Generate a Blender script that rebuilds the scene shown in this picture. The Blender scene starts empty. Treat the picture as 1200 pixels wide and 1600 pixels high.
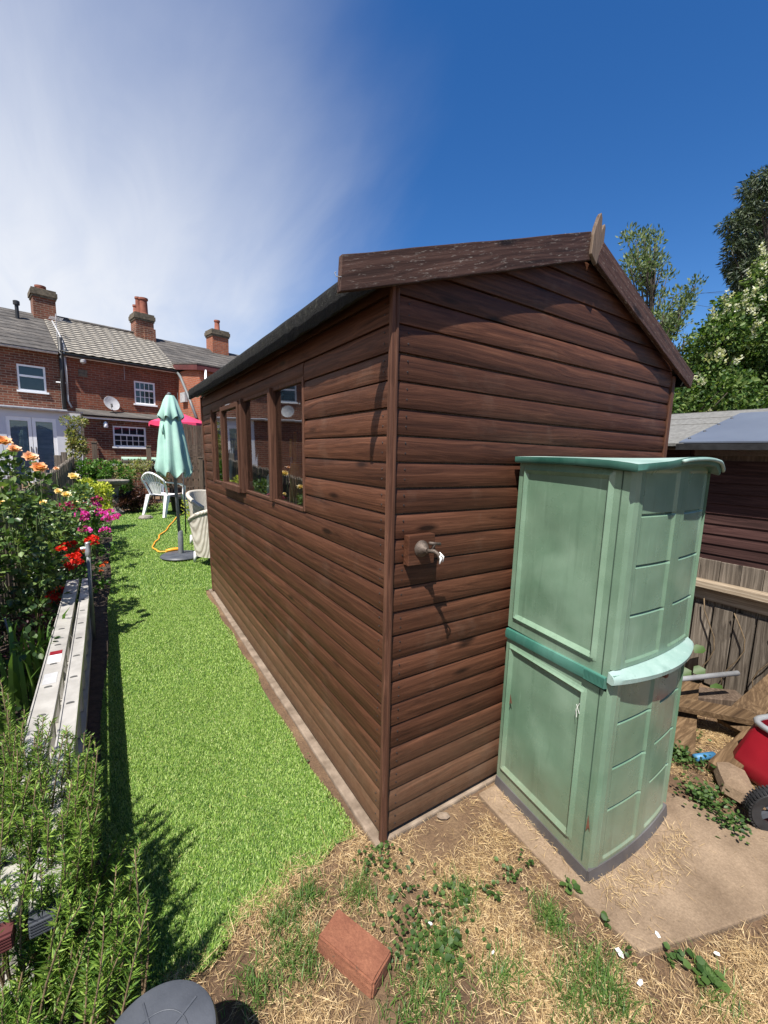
import bpy, math, random
import numpy as np
from mathutils import Matrix, Vector
R = math.radians
random.seed(7)
rng = np.random.default_rng(7)
sc = bpy.context.scene
COL = sc.collection

# ------------------------------------------------------------------ camera
CAM = np.array([-0.846, -1.247, 1.55])
YAW, PIT, ROL = R(32.83), R(7.77), R(1.72)
_f = np.array([math.sin(YAW)*math.cos(PIT), math.cos(YAW)*math.cos(PIT), -math.sin(PIT)])
_r = np.array([math.cos(YAW), -math.sin(YAW), 0.0])
_u = np.cross(_r, _f)
_r2 = math.cos(ROL)*_r + math.sin(ROL)*_u
_u2 = -math.sin(ROL)*_r + math.cos(ROL)*_u
cd = bpy.data.cameras.new('camera')
cam = bpy.data.objects.new('camera', cd)
COL.objects.link(cam)
cam.matrix_world = Matrix(((_r2[0], _u2[0], -_f[0], CAM[0]), (_r2[1], _u2[1], -_f[1], CAM[1]),
                           (_r2[2], _u2[2], -_f[2], CAM[2]), (0, 0, 0, 1)))
cd.sensor_fit = 'VERTICAL'
cd.sensor_height = 24.0
cd.lens = 646.2/1600*24.0
cd.clip_start = 0.02
cd.clip_end = 2000
sc.camera = cam
sc.render.resolution_x, sc.render.resolution_y = 768, 1024

# ------------------------------------------------------------------ sun, sky, exposure
EL, AZ = R(61), R(36)            # light travels towards +x +y
LD = Vector((math.cos(EL)*math.cos(AZ), math.cos(EL)*math.sin(AZ), -math.sin(EL)))
sd = bpy.data.lights.new('sun', 'SUN')
sd.energy = 5.0
sd.angle = R(0.5)
sd.color = (1.0, 0.955, 0.88)
so = bpy.data.objects.new('sun', sd)
COL.objects.link(so)
so.rotation_euler = LD.to_track_quat('-Z', 'Y').to_euler()
so.location = (0, 0, 30)

w = bpy.data.worlds.new('World')
sc.world = w
w.use_nodes = True
nt = w.node_tree
nt.nodes.clear()
def wn(t, **k):
    n = nt.nodes.new(t)
    for a, b in k.items(): setattr(n, a, b)
    return n
sky = wn('ShaderNodeTexSky', sky_type='NISHITA', sun_disc=False, sun_elevation=EL,
         sun_rotation=math.atan2(-LD.x, -LD.y), altitude=50, air_density=1.0, dust_density=0.1, ozone_density=3.0)
hs = wn('ShaderNodeHueSaturation')
hs.inputs['Saturation'].default_value = 1.32
hs.inputs['Hue'].default_value = 0.508
hs.inputs['Value'].default_value = 1.6
nt.links.new(sky.outputs[0], hs.inputs['Color'])
tc = wn('ShaderNodeTexCoord')
dt = wn('ShaderNodeVectorMath', operation='DOT_PRODUCT')
dt.inputs[1].default_value = (-0.88, 0.475, 0.02)
nt.links.new(tc.outputs['Generated'], dt.inputs[0])
sep = wn('ShaderNodeSeparateXYZ')
nt.links.new(tc.outputs['Generated'], sep.inputs[0])
zc = wn('ShaderNodeMath', operation='ADD'); zc.inputs[1].default_value = 0.25
nt.links.new(sep.outputs['Z'], zc.inputs[0])
dv = wn('ShaderNodeVectorMath', operation='DIVIDE')
cb = wn('ShaderNodeCombineXYZ')
for i in range(3): nt.links.new(zc.outputs[0], cb.inputs[i])
nt.links.new(tc.outputs['Generated'], dv.inputs[0]); nt.links.new(cb.outputs[0], dv.inputs[1])
mp = wn('ShaderNodeMapping')
mp.inputs['Rotation'].default_value = (0, 0, R(28)); mp.inputs['Scale'].default_value = (1.5, 0.8, 1)
nt.links.new(dv.outputs[0], mp.inputs[0])
n1 = wn('ShaderNodeTexNoise'); n1.inputs['Scale'].default_value = 1.15; n1.inputs['Detail'].default_value = 7; n1.inputs['Roughness'].default_value = 0.52; n1.inputs['Distortion'].default_value = 0.5
nt.links.new(mp.outputs[0], n1.inputs['Vector'])
ma = wn('ShaderNodeMath', operation='MULTIPLY_ADD'); ma.inputs[1].default_value = 0.56; ma.inputs[2].default_value = -0.29
nt.links.new(n1.outputs['Fac'], ma.inputs[0])
ad = wn('ShaderNodeMath', operation='ADD')
nt.links.new(dt.outputs['Value'], ad.inputs[0]); nt.links.new(ma.outputs[0], ad.inputs[1])
mr = wn('ShaderNodeMapRange', interpolation_type='SMOOTHSTEP')
mr.inputs['From Min'].default_value = -0.10; mr.inputs['From Max'].default_value = 0.60
mr.inputs['To Max'].default_value = 0.92
nt.links.new(ad.outputs[0], mr.inputs['Value'])
mx = wn('ShaderNodeMix', data_type='RGBA')
mx.inputs[7].default_value = (9.6, 9.9, 10.5, 1)
hf = wn('ShaderNodeMapRange', interpolation_type='SMOOTHSTEP')      # the bank thins out overhead
hf.inputs['From Min'].default_value = 0.28; hf.inputs['From Max'].default_value = 0.95; hf.inputs['To Min'].default_value = 1.0; hf.inputs['To Max'].default_value = 0.12
nt.links.new(sep.outputs['Z'], hf.inputs['Value'])
mp2 = wn('ShaderNodeMapping'); mp2.inputs['Rotation'].default_value = (0, 0, R(-30)); mp2.inputs['Scale'].default_value = (3.6, 1.3, 1); nt.links.new(dv.outputs[0], mp2.inputs[0])
n2 = wn('ShaderNodeTexNoise'); n2.inputs['Scale'].default_value = 1.4; n2.inputs['Detail'].default_value = 8; n2.inputs['Roughness'].default_value = 0.6; n2.inputs['Distortion'].default_value = 0.8; nt.links.new(mp2.outputs[0], n2.inputs['Vector'])
wm = wn('ShaderNodeMapRange'); wm.inputs['From Min'].default_value = 0.3; wm.inputs['From Max'].default_value = 0.62; wm.inputs['To Min'].default_value = 0.91; wm.inputs['To Max'].default_value = 1.04; nt.links.new(n2.outputs['Fac'], wm.inputs['Value'])
wv_ = wn('ShaderNodeMath', operation='MULTIPLY'); nt.links.new(mr.outputs[0], wv_.inputs[0]); nt.links.new(wm.outputs[0], wv_.inputs[1])
mf = wn('ShaderNodeMath', operation='MULTIPLY'); nt.links.new(wv_.outputs[0], mf.inputs[0]); nt.links.new(hf.outputs[0], mf.inputs[1])
nt.links.new(mf.outputs[0], mx.inputs[0]); nt.links.new(hs.outputs[0], mx.inputs[6])
bg = wn('ShaderNodeBackground'); bg.inputs['Strength'].default_value = 0.05
nt.links.new(mx.outputs[2], bg.inputs['Color'])
wo = wn('ShaderNodeOutputWorld'); nt.links.new(bg.outputs[0], wo.inputs['Surface'])

sc.view_settings.view_transform = 'Standard'
sc.view_settings.look = 'None'
sc.view_settings.gamma = 1
sc.view_settings.use_curve_mapping = False
sc.view_settings.exposure = 0.9
sc.render.engine = 'CYCLES'
sc.cycles.diffuse_bounces = 2

# ------------------------------------------------------------------ pixel helpers used to read positions off the survey of the place
FPX = 646.2
def ray(x, y):
    return _r2*((x-600)/FPX) - _u2*((y-800)/FPX) + _f
def at(x, y, t): return CAM + t*ray(x, y)
def on(x, y, axis, val):
    d = ray(x, y); return CAM + d*((val-CAM[axis])/d[axis])
def gz(x, y):
    return -0.02 + min(max(0.0, 0.04*(y-4.2)), 0.45)
def gza(x, y):
    return -0.02 + np.clip(0.04*(y-4.2), 0, 0.45)

# ------------------------------------------------------------------ materials
MATS = {}
def C4(c): return (c[0], c[1], c[2], 1)
class NT:
    def __init__(s, name):
        s.m = bpy.data.materials.new(name); s.m.use_nodes = True
        s.t = s.m.node_tree; s.b = s.t.nodes['Principled BSDF']; s.o = s.t.nodes['Material Output']
    def n(s, t, ins=None, **k):
        x = s.t.nodes.new(t)
        for a, b in k.items(): setattr(x, a, b)
        for a, b in (ins or {}).items(): x.inputs[a].default_value = b
        return x
    def l(s, a, b): s.t.links.new(a, b)
    def coords(s, scale=(1, 1, 1), rnd=True):
        tc = s.n('ShaderNodeTexCoord'); mp = s.n('ShaderNodeMapping'); mp.inputs['Scale'].default_value = scale
        s.l(tc.outputs['Object'], mp.inputs[0])
        if rnd:
            oi = s.n('ShaderNodeObjectInfo'); mm = s.n('ShaderNodeMath', {1: 41.0}, operation='MULTIPLY')
            s.l(oi.outputs['Random'], mm.inputs[0]); cx = s.n('ShaderNodeCombineXYZ')
            for i in range(3): s.l(mm.outputs[0], cx.inputs[i])
            s.l(cx.outputs[0], mp.inputs['Location'])
        return mp.outputs[0]
    def noise(s, vec, scale, detail=5, rough=0.55, dist=0.0):
        x = s.n('ShaderNodeTexNoise', {'Scale': scale, 'Detail': detail, 'Roughness': rough, 'Distortion': dist}); s.l(vec, x.inputs['Vector'])
        return x.outputs['Fac']
    def ramp(s, fac, stops):
        x = s.n('ShaderNodeValToRGB'); e = x.color_ramp.elements
        e[0].position, e[0].color = stops[0][0], C4(stops[0][1]); e[1].position, e[1].color = stops[-1][0], C4(stops[-1][1])
        for p, c in stops[1:-1]:
            q = e.new(p); q.color = C4(c)
        s.l(fac, x.inputs[0]); return x.outputs[0]
    def mix(s, fac, a, b, mode='MIX'):
        x = s.n('ShaderNodeMix', data_type='RGBA', blend_type=mode)
        for v, i in ((fac, 0), (a, 6), (b, 7)):
            if isinstance(v, (int, float)): x.inputs[i].default_value = v
            elif isinstance(v, tuple): x.inputs[i].default_value = C4(v)
            else: s.l(v, x.inputs[i])
        return x.outputs[2]
    def bump(s, h, strength=0.3, dist=0.01, normal=None):
        x = s.n('ShaderNodeBump', {'Strength': strength, 'Distance': dist}); s.l(h, x.inputs['Height'])
        if normal: s.l(normal, x.inputs['Normal'])
        return x.outputs[0]
    def rnd_value(s, col, lo, hi):
        oi = s.n('ShaderNodeObjectInfo'); mr = s.n('ShaderNodeMapRange', {'To Min': lo, 'To Max': hi}); s.l(oi.outputs['Random'], mr.inputs[0])
        h = s.n('ShaderNodeHueSaturation'); s.l(mr.outputs[0], h.inputs['Value']); s.l(col, h.inputs['Color']); return h.outputs[0]
    def fin(s, col, rough=0.7, normal=None, metal=0, spec=0.4):
        if isinstance(col, tuple): s.b.inputs['Base Color'].default_value = C4(col)
        else: s.l(col, s.b.inputs['Base Color'])
        if isinstance(rough, (int, float)): s.b.inputs['Roughness'].default_value = rough
        else: s.l(rough, s.b.inputs['Roughness'])
        s.b.inputs['Metallic'].default_value = metal
        s.b.inputs['Specular IOR Level'].default_value = spec
        if normal: s.l(normal, s.b.inputs['Normal'])
        return s.m

def basic(name, c1, c2, scale=6, rough=0.7, bump=0.15, bs=None, metal=0, spec=0.4, lo=0.9, hi=1.1, stretch=(1, 1, 1), dist=0.005):
    k = NT(name); v = k.coords(stretch)
    col = k.ramp(k.noise(v, scale), [(0.3, c1), (0.7, c2)])
    col = k.rnd_value(col, lo, hi)
    nm = k.bump(k.noise(v, bs or scale*6), bump, dist) if bump else None
    return k.fin(col, rough, nm, metal, spec)

def wood(name, dark, mid, light, axis, rough=0.62, knots=True, wear=None, bump=0.35, splash=False):
    k = NT(name)
    a = {0: (0.8, 44, 44), 1: (44, 0.8, 44), 2: (44, 44, 0.8)}[axis]
    b = {0: (0.9, 7, 7), 1: (7, 0.9, 7), 2: (7, 7, 0.9)}[axis]
    va = k.coords(a); vb = k.coords(b)
    warp = k.noise(vb, 1.0, 3)
    wv = k.n('ShaderNodeVectorMath', operation='ADD')
    cx = k.n('ShaderNodeCombineXYZ'); mm = k.n('ShaderNodeMath', {1: 5.0}, operation='MULTIPLY'); k.l(warp, mm.inputs[0])
    for i in range(3):
        if i != axis: k.l(mm.outputs[0], cx.inputs[i])
    k.l(va, wv.inputs[0]); k.l(cx.outputs[0], wv.inputs[1])
    g = k.noise(wv.outputs[0], 1.6, 7, 0.68)
    tone = k.noise(vb, 0.8, 4)
    col = k.ramp(g, [(0.30, dark), (0.5, mid), (0.70, light)])
    col = k.mix(0.75, col, k.ramp(tone, [(0.3, (0.72, 0.70, 0.68)), (0.7, (1.2, 1.17, 1.14))]), 'MULTIPLY')
    if knots:
        vk = k.coords({0: (2.3, 9, 9), 1: (9, 2.3, 9), 2: (9, 9, 2.3)}[axis])
        vo = k.n('ShaderNodeTexVoronoi', {'Scale': 1.0}, feature='F1'); k.l(vk, vo.inputs['Vector'])
        kf = k.ramp(vo.outputs['Distance'], [(0.07, (1, 1, 1)), (0.16, (0, 0, 0))])
        col = k.mix(kf, col, tuple(x*0.55 for x in dark))
    if wear:
        vw = k.coords({0: (14, 90, 90), 1: (90, 14, 90), 2: (90, 90, 14)}[axis])
        wf = k.ramp(k.noise(vw, 2.0, 8, 0.72), [(wear[1], (0, 0, 0)), (wear[1]+0.12, (0.8, 0.8, 0.8))])
        col = k.mix(wf, col, wear[0])
    if splash:
        ge = k.n('ShaderNodeNewGeometry'); sp_ = k.n('ShaderNodeSeparateXYZ'); k.l(ge.outputs['Position'], sp_.inputs[0])
        mrz = k.n('ShaderNodeMapRange', {'From Min': 0.0, 'From Max': 0.42, 'To Min': 0.62, 'To Max': 0.0}); k.l(sp_.outputs[2], mrz.inputs[0])
        vs_ = k.coords((1, 1, 1), False); ns_ = k.noise(vs_, 30, 7, 0.75); md = k.n('ShaderNodeMath', operation='MULTIPLY'); k.l(mrz.outputs[0], md.inputs[0]); k.l(ns_, md.inputs[1])
        col = k.mix(md.outputs[0], col, (0.24, 0.16, 0.10))
        wt = k.ramp(k.noise(vs_, 3.1, 6, 0.7), [(0.56, (0, 0, 0)), (0.78, (0.3, 0.3, 0.3))]); col = k.mix(wt, col, (0.17, 0.115, 0.085))
    col = k.rnd_value(col, 0.80, 1.2)
    return k.fin(col, rough, k.bump(g, bump, 0.004), 0, 0.18)

def leafmat(name, cols, trans=0.35, rough=0.5, spec=0.35):
    k = NT(name)
    ge = k.n('ShaderNodeNewGeometry')
    st = [(i/(max(1, len(cols)-1)), c) for i, c in enumerate(cols)]
    col = k.ramp(ge.outputs['Random Per Island'], st)
    k.fin(col, rough, None, 0, spec)
    tr = k.n('ShaderNodeBsdfTranslucent'); tcol = k.mix(1.0, col, (1.5, 1.6, 0.7), 'MULTIPLY'); k.l(tcol, tr.inputs['Color'])
    ms = k.n('ShaderNodeMixShader', {0: trans}); k.l(k.b.outputs[0], ms.inputs[1]); k.l(tr.outputs[0], ms.inputs[2]); k.l(ms.outputs[0], k.o.inputs['Surface'])
    return k.m

def brickmat(name, c1, c2, mortar, sw=0.225, sh=0.075, dirt=0.5):
    k = NT(name); tc = k.n('ShaderNodeTexCoord'); sp = k.n('ShaderNodeSeparateXYZ'); k.l(tc.outputs['Object'], sp.inputs[0])
    ad = k.n('ShaderNodeMath', operation='ADD'); k.l(sp.outputs[0], ad.inputs[0]); k.l(sp.outputs[1], ad.inputs[1])
    cx = k.n('ShaderNodeCombineXYZ'); k.l(ad.outputs[0], cx.inputs[0]); k.l(sp.outputs[2], cx.inputs[1])
    br = k.n('ShaderNodeTexBrick', {'Color1': C4(c1), 'Color2': C4(c2), 'Mortar': C4(mortar), 'Scale': 1.0, 'Mortar Size': 0.009, 'Mortar Smooth': 0.2, 'Bias': 0.1, 'Brick Width': sw, 'Row Height': sh})
    k.l(cx.outputs[0], br.inputs['Vector'])
    v = k.coords((1, 1, 1), False)
    t = k.ramp(k.noise(v, 1.3, 6, 0.65), [(0.3, (0.5, 0.46, 0.44)), (0.7, (1.25, 1.2, 1.15))])
    col = k.mix(dirt, br.outputs['Color'], t, 'MULTIPLY')
    col = k.mix(0.35, col, k.ramp(k.noise(v, 14, 3), [(0.35, (0.5, 0.45, 0.4)), (0.65, (1.3, 1.3, 1.3))]), 'MULTIPLY')
    return k.fin(col, 0.85, k.bump(br.outputs['Fac'], -0.5, 0.01))

def glassmat(name, tint=(0.9, 0.95, 0.95), clear=0.6, rough=0.02, refl=0.25):
    k = NT(name)
    gl = k.n('ShaderNodeBsdfGlossy', {'Roughness': rough}); tr = k.n('ShaderNodeBsdfTransparent', {'Color': C4(tint)})
    fr = k.n('ShaderNodeFresnel', {'IOR': 1.5}); ad = k.n('ShaderNodeMath', {1: refl}, operation='ADD'); ad.use_clamp = True
    k.l(fr.outputs[0], ad.inputs[0])
    ms = k.n('ShaderNodeMixShader'); k.l(ad.outputs[0], ms.inputs[0]); k.l(tr.outputs[0], ms.inputs[1]); k.l(gl.outputs[0], ms.inputs[2])
    k.l(ms.outputs[0], k.o.inputs['Surface'])
    return k.m

SB = dict(dark=(0.030, 0.0122, 0.0072), mid=(0.069, 0.0280, 0.0156), light=(0.118, 0.0505, 0.0285))
M = {}
M['board_x'] = wood('stained_board_along_x', axis=0, rough=0.55, bump=0.6, splash=True, **SB)
M['board_y'] = wood('stained_board_along_y', axis=1, rough=0.55, bump=0.6, splash=True, **SB)
M['trim'] = wood('stained_trim', (0.038, 0.0175, 0.011), (0.085, 0.039, 0.0245), (0.145, 0.072, 0.047), 2, knots=False)
M['barge'] = wood('weathered_barge_board', (0.022, 0.012, 0.009), (0.052, 0.027, 0.02), (0.10, 0.056, 0.043), 0, wear=((0.30, 0.27, 0.235), 0.57), bump=0.6)
M['raw_wood'] = wood('bare_wood', (0.22, 0.13, 0.06), (0.36, 0.22, 0.11), (0.46, 0.30, 0.16), 2, bump=0.1)
M['grey_wood'] = wood('weathered_grey_wood', (0.045, 0.037, 0.030), (0.125, 0.105, 0.085), (0.26, 0.225, 0.185), 2)
M['grey_wood_y'] = wood('weathered_grey_ledge', (0.17, 0.125, 0.085), (0.36, 0.29, 0.21), (0.56, 0.48, 0.37), 1, knots=False)
M['dark_wood'] = wood('dark_fence_wood', (0.05, 0.035, 0.025), (0.11, 0.08, 0.06), (0.2, 0.15, 0.11), 2)
M['maroon_y'] = wood('maroon_stained_board', (0.022, 0.011, 0.010), (0.048, 0.023, 0.021), (0.085, 0.045, 0.040), 1, knots=False)
M['plank'] = wood('scrap_plank', (0.04, 0.024, 0.013), (0.095, 0.06, 0.032), (0.19, 0.128, 0.073), 0)
# roofing felt with moss
k = NT('mossy_black_felt'); v = k.coords((1, 1, 1), False)
c = k.ramp(k.noise(v, 26, 8, 0.75), [(0.44, (0.003, 0.003, 0.003)), (0.58, (0.012, 0.012, 0.010)), (0.66, (0.06, 0.062, 0.045)), (0.78, (0.16, 0.16, 0.13))])
M['felt'] = k.fin(c, 0.95, k.bump(k.noise(v, 45, 6, 0.75), 1.0, 0.04))
M['grey_felt'] = basic('grey_mineral_felt', (0.105, 0.103, 0.096), (0.19, 0.187, 0.175), 35, 0.95, 0.5, 160)
M['blue_sheet'] = basic('blue_grey_sheet_roof', (0.085, 0.10, 0.135), (0.125, 0.145, 0.185), 1.5, 0.45, 0.05, spec=0.5)
M['black'] = basic('black_plastic', (0.012, 0.012, 0.013), (0.03, 0.03, 0.032), 20, 0.5, 0.1)
M['glass'] = glassmat('window_glass', tint=(0.9, 0.95, 0.95), refl=0.27)
M['house_glass'] = glassmat('house_window_glass', (0.8, 0.85, 0.9), refl=0.05)
# concrete
k = NT('old_concrete'); v = k.coords((1, 1, 1), False)
c = k.mix(0.8, k.ramp(k.noise(v, 5, 8, 0.65), [(0.3, (0.13, 0.088, 0.055)), (0.7, (0.27, 0.195, 0.13))]), k.ramp(k.noise(v, 110, 4, 0.7), [(0.3, (0.7, 0.68, 0.66)), (0.7, (1.2, 1.2, 1.2))]), 'MULTIPLY')
M['concrete'] = k.fin(c, 0.92, k.bump(k.noise(v, 60, 8, 0.7), 0.6, 0.01))
M['pale_concrete'] = basic('pale_concrete_edge', (0.11, 0.08, 0.055), (0.26, 0.20, 0.15), 14, 0.9, 0.6, 60)
# soil / ground
k = NT('dry_ground'); v = k.coords((1, 1, 1), False)
a = k.ramp(k.noise(v, 2.2, 9, 0.68), [(0.3, (0.095, 0.056, 0.034)), (0.52, (0.17, 0.105, 0.062)), (0.72, (0.28, 0.19, 0.11))])
c = k.mix(0.8, a, k.ramp(k.noise(v, 90, 5, 0.75), [(0.3, (0.6, 0.58, 0.55)), (0.7, (1.3, 1.28, 1.2))]), 'MULTIPLY')
M['ground'] = k.fin(c, 0.97, k.bump(k.noise(v, 45, 9, 0.75), 1.0, 0.02))
M['soil'] = basic('dark_bed_soil', (0.035, 0.024, 0.017), (0.10, 0.07, 0.05), 18, 0.97, 1.0, 60, dist=0.03)
M['turf'] = basic('turf_backing', (0.05, 0.10, 0.018), (0.09, 0.17, 0.03), 60, 0.9, 0.3)
M['turf_blade'] = leafmat('turf_blades', [(0.025, 0.060, 0.008), (0.105, 0.205, 0.024), (0.21, 0.335, 0.052), (0.30, 0.42, 0.095), (0.47, 0.55, 0.22)], 0.2, 0.5, 0.3)
M['straw'] = leafmat('dry_straw', [(0.14, 0.085, 0.04), (0.34, 0.22, 0.10), (0.55, 0.39, 0.20), (0.70, 0.54, 0.32)], 0.2, 0.7)
M['green_grass'] = leafmat('green_grass', [(0.04, 0.09, 0.015), (0.08, 0.16, 0.03), (0.14, 0.22, 0.05)], 0.3)
M['weed'] = leafmat('weed_leaves', [(0.02, 0.05, 0.010), (0.045, 0.09, 0.02), (0.085, 0.14, 0.035)], 0.3)
M['rosemary'] = leafmat('rosemary_needles', [(0.04, 0.095, 0.014), (0.09, 0.175, 0.026), (0.17, 0.28, 0.042), (0.30, 0.41, 0.08)], 0.25)
M['stem'] = basic('woody_stem', (0.10, 0.07, 0.04), (0.20, 0.14, 0.08), 30, 0.85, 0.4)
M['green_stem'] = basic('green_stem', (0.06, 0.09, 0.025), (0.12, 0.15, 0.05), 30, 0.7, 0.1)
M['rose_leaf'] = leafmat('rose_leaves', [(0.02, 0.05, 0.012), (0.05, 0.10, 0.022), (0.10, 0.165, 0.04), (0.20, 0.26, 0.09)], 0.25, 0.35, 0.5)
M['dark_leaf'] = leafmat('dark_bed_leaves', [(0.015, 0.035, 0.012), (0.03, 0.07, 0.02), (0.07, 0.12, 0.03)], 0.25)
M['plum_leaf'] = leafmat('plum_leaves', [(0.04, 0.012, 0.018), (0.09, 0.03, 0.045), (0.16, 0.07, 0.09)], 0.25)
M['brown_leaf'] = leafmat('red_brown_leaves', [(0.03, 0.012, 0.010), (0.06, 0.022, 0.016), (0.11, 0.045, 0.03)], 0.25)
M['yellow_leaf'] = leafmat('yellow_variegated_leaves', [(0.20, 0.28, 0.03), (0.45, 0.48, 0.05), (0.62, 0.60, 0.12)], 0.3)
M['cream_leaf'] = leafmat('cream_green_leaves', [(0.06, 0.10, 0.02), (0.22, 0.24, 0.08), (0.42, 0.36, 0.18)], 0.3)
M['mid_leaf'] = leafmat('mid_green_leaves', [(0.035, 0.09, 0.015), (0.07, 0.16, 0.025), (0.13, 0.24, 0.045)], 0.3)
M['strap_leaf'] = leafmat('strap_leaves', [(0.05, 0.12, 0.02), (0.09, 0.19, 0.03), (0.15, 0.26, 0.05)], 0.3)
M['tree_leaf'] = leafmat('privet_leaves', [(0.012, 0.035, 0.008), (0.04, 0.085, 0.018), (0.09, 0.15, 0.035), (0.17, 0.22, 0.07)], 0.3, 0.5, 0.2)
M['olive_leaf'] = leafmat('grey_green_leaves', [(0.035, 0.065, 0.022), (0.10, 0.145, 0.06), (0.20, 0.24, 0.12)], 0.3, 0.5, 0.25)
M['conifer_leaf'] = leafmat('conifer_sprays', [(0.010, 0.022, 0.010), (0.03, 0.05, 0.02), (0.075, 0.095, 0.04)], 0.15)
M['white_blossom'] = leafmat('cream_blossom', [(0.30, 0.31, 0.18), (0.45, 0.46, 0.32), (0.58, 0.58, 0.48)], 0.3)
M['peach'] = leafmat('peach_petals', [(0.72, 0.30, 0.13), (0.78, 0.40, 0.20), (0.82, 0.50, 0.30)], 0.3)
M['pale_peach'] = leafmat('pale_peach_petals', [(0.80, 0.42, 0.26), (0.84, 0.52, 0.36), (0.86, 0.62, 0.46)], 0.3)
M['cream_rose'] = leafmat('cream_petals', [(0.80, 0.55, 0.22), (0.85, 0.68, 0.36), (0.86, 0.76, 0.5)], 0.3)
M['magenta'] = leafmat('magenta_petals', [(0.48, 0.03, 0.28), (0.62, 0.05, 0.38), (0.72, 0.12, 0.48)], 0.3)
M['dull_pink'] = leafmat('dull_crimson_petals', [(0.25, 0.02, 0.08), (0.40, 0.04, 0.14), (0.5, 0.10, 0.22)], 0.3)
M['red'] = leafmat('red_petals', [(0.55, 0.012, 0.01), (0.72, 0.025, 0.015), (0.80, 0.07, 0.04)], 0.25)
M['orange_fl'] = leafmat('orange_petals', [(0.75, 0.12, 0.03), (0.8, 0.2, 0.06)], 0.25)
M['bark'] = basic('bark', (0.03, 0.023, 0.017), (0.075, 0.058, 0.045), 14, 0.9, 0.8)
# cabinet plastic
def plastic(name, c1, c2, rough=0.27, dirt=0.8):
    k = NT(name); v = k.coords((1, 1, 1), False)
    c = k.ramp(k.noise(v, 2.6, 5, 0.6), [(0.3, c1), (0.7, c2)])
    sx = k.coords((46, 46, 3.0), False)
    scr = k.ramp(k.noise(sx, 1.5, 8, 0.75), [(0.58, (0, 0, 0)), (0.76, (0.55, 0.55, 0.55))])
    c = k.mix(scr, c, tuple(min(1, x*1.5+0.06) for x in c2))
    run = k.ramp(k.noise(k.coords((22, 22, 1.1), False), 1.2, 6, 0.65), [(0.55, (0, 0, 0)), (0.72, (0.45, 0.45, 0.45))]); c = k.mix(run, c, tuple(x*0.62 for x in c1))
    bl = k.ramp(k.noise(v, 2.1, 4, 0.55, 0.3), [(0.50, (0, 0, 0)), (0.78, (0.5, 0.5, 0.5))])
    c = k.mix(bl, c, tuple(min(1, x*1.35+0.10) for x in c2))
    ge = k.n('ShaderNodeNewGeometry'); sz_ = k.n('ShaderNodeSeparateXYZ'); k.l(ge.outputs['Position'], sz_.inputs[0])
    dz_ = k.n('ShaderNodeMapRange', {'From Min': 0.0, 'From Max': 0.35, 'To Min': dirt, 'To Max': 0.0}); k.l(sz_.outputs[2], dz_.inputs[0])
    dm_ = k.n('ShaderNodeMath', operation='MULTIPLY'); k.l(dz_.outputs[0], dm_.inputs[0]); k.l(k.noise(v, 24, 6, 0.75), dm_.inputs[1])
    c = k.mix(dm_.outputs[0], c, (0.20, 0.15, 0.10))
    spk = k.ramp(k.noise(v, 85, 4, 0.8), [(0.64, (0, 0, 0)), (0.74, (0.6, 0.6, 0.6))])
    c = k.mix(spk, c, (0.10, 0.10, 0.07))
    r = k.n('ShaderNodeMapRange', {'To Min': rough-0.1, 'To Max': rough+0.15}); k.l(k.noise(v, 8, 5), r.inputs[0])
    b = k.bump(k.noise(v, 3.2, 2), 0.35, 0.03)
    return k.fin(c, r.outputs[0], k.bump(k.noise(v, 120, 3), 0.06, 0.003, b), 0, 0.65)
M['cab'] = plastic('green_cabinet_plastic', (0.092, 0.168, 0.108), (0.168, 0.258, 0.180))
M['cab_dark'] = plastic('dark_green_trim_plastic', (0.012, 0.085, 0.062), (0.05, 0.17, 0.13), 0.45)
M['cab_pale'] = plastic('sun_bleached_lid_plastic', (0.12, 0.23, 0.19), (0.31, 0.40, 0.365), 0.55)
M['cab_base'] = plastic('grey_base_plastic', (0.028, 0.029, 0.036), (0.055, 0.056, 0.066), 0.55, 0.3)
M['groove'] = basic('panel_seam_shadow_gap', (0.03, 0.055, 0.035), (0.05, 0.09, 0.06), 10, 0.8, 0)
M['tear'] = basic('brown_sticker_scrap', (0.10, 0.035, 0.02), (0.16, 0.07, 0.04), 30, 0.8, 0.1)
M['alu'] = basic('dull_aluminium', (0.28, 0.265, 0.24), (0.45, 0.43, 0.395), 9, 0.5, 0.12, metal=0.25)
M['hole_shade'] = basic('dark_slot', (0.05, 0.05, 0.05), (0.09, 0.09, 0.085), 20, 0.8, 0)
M['red_plastic'] = basic('red_plastic', (0.17, 0.006, 0.012), (0.26, 0.010, 0.019), 4, 0.4, 0.03)
M['galv'] = basic('galvanised_tube', (0.30, 0.31, 0.32), (0.46, 0.47, 0.48), 12, 0.42, 0.05, metal=0.5)
M['grey_pole'] = basic('grey_painted_pole', (0.10, 0.11, 0.115), (0.17, 0.18, 0.185), 20, 0.5, 0.1)
M['slate_grey'] = basic('slate_grey_plastic', (0.04, 0.045, 0.055), (0.075, 0.081, 0.095), 9, 0.5, 0.15, 120)
M['white_plastic'] = basic('white_plastic', (0.72, 0.72, 0.72), (0.82, 0.82, 0.82), 5, 0.4, 0.02)
M['white_paint'] = basic('white_painted_wall', (0.52, 0.54, 0.59), (0.62, 0.64, 0.68), 2, 0.8, 0.1)
M['upvc'] = basic('white_frame', (0.74, 0.75, 0.76), (0.82, 0.82, 0.83), 6, 0.4, 0.02)
M['mint'] = basic('mint_canopy_fabric', (0.27, 0.46, 0.385), (0.35, 0.54, 0.46), 7, 0.85, 0.15, 160)
M['pink'] = basic('pink_canopy_fabric', (0.50, 0.025, 0.085), (0.62, 0.05, 0.13), 5, 0.85, 0.1)
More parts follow.
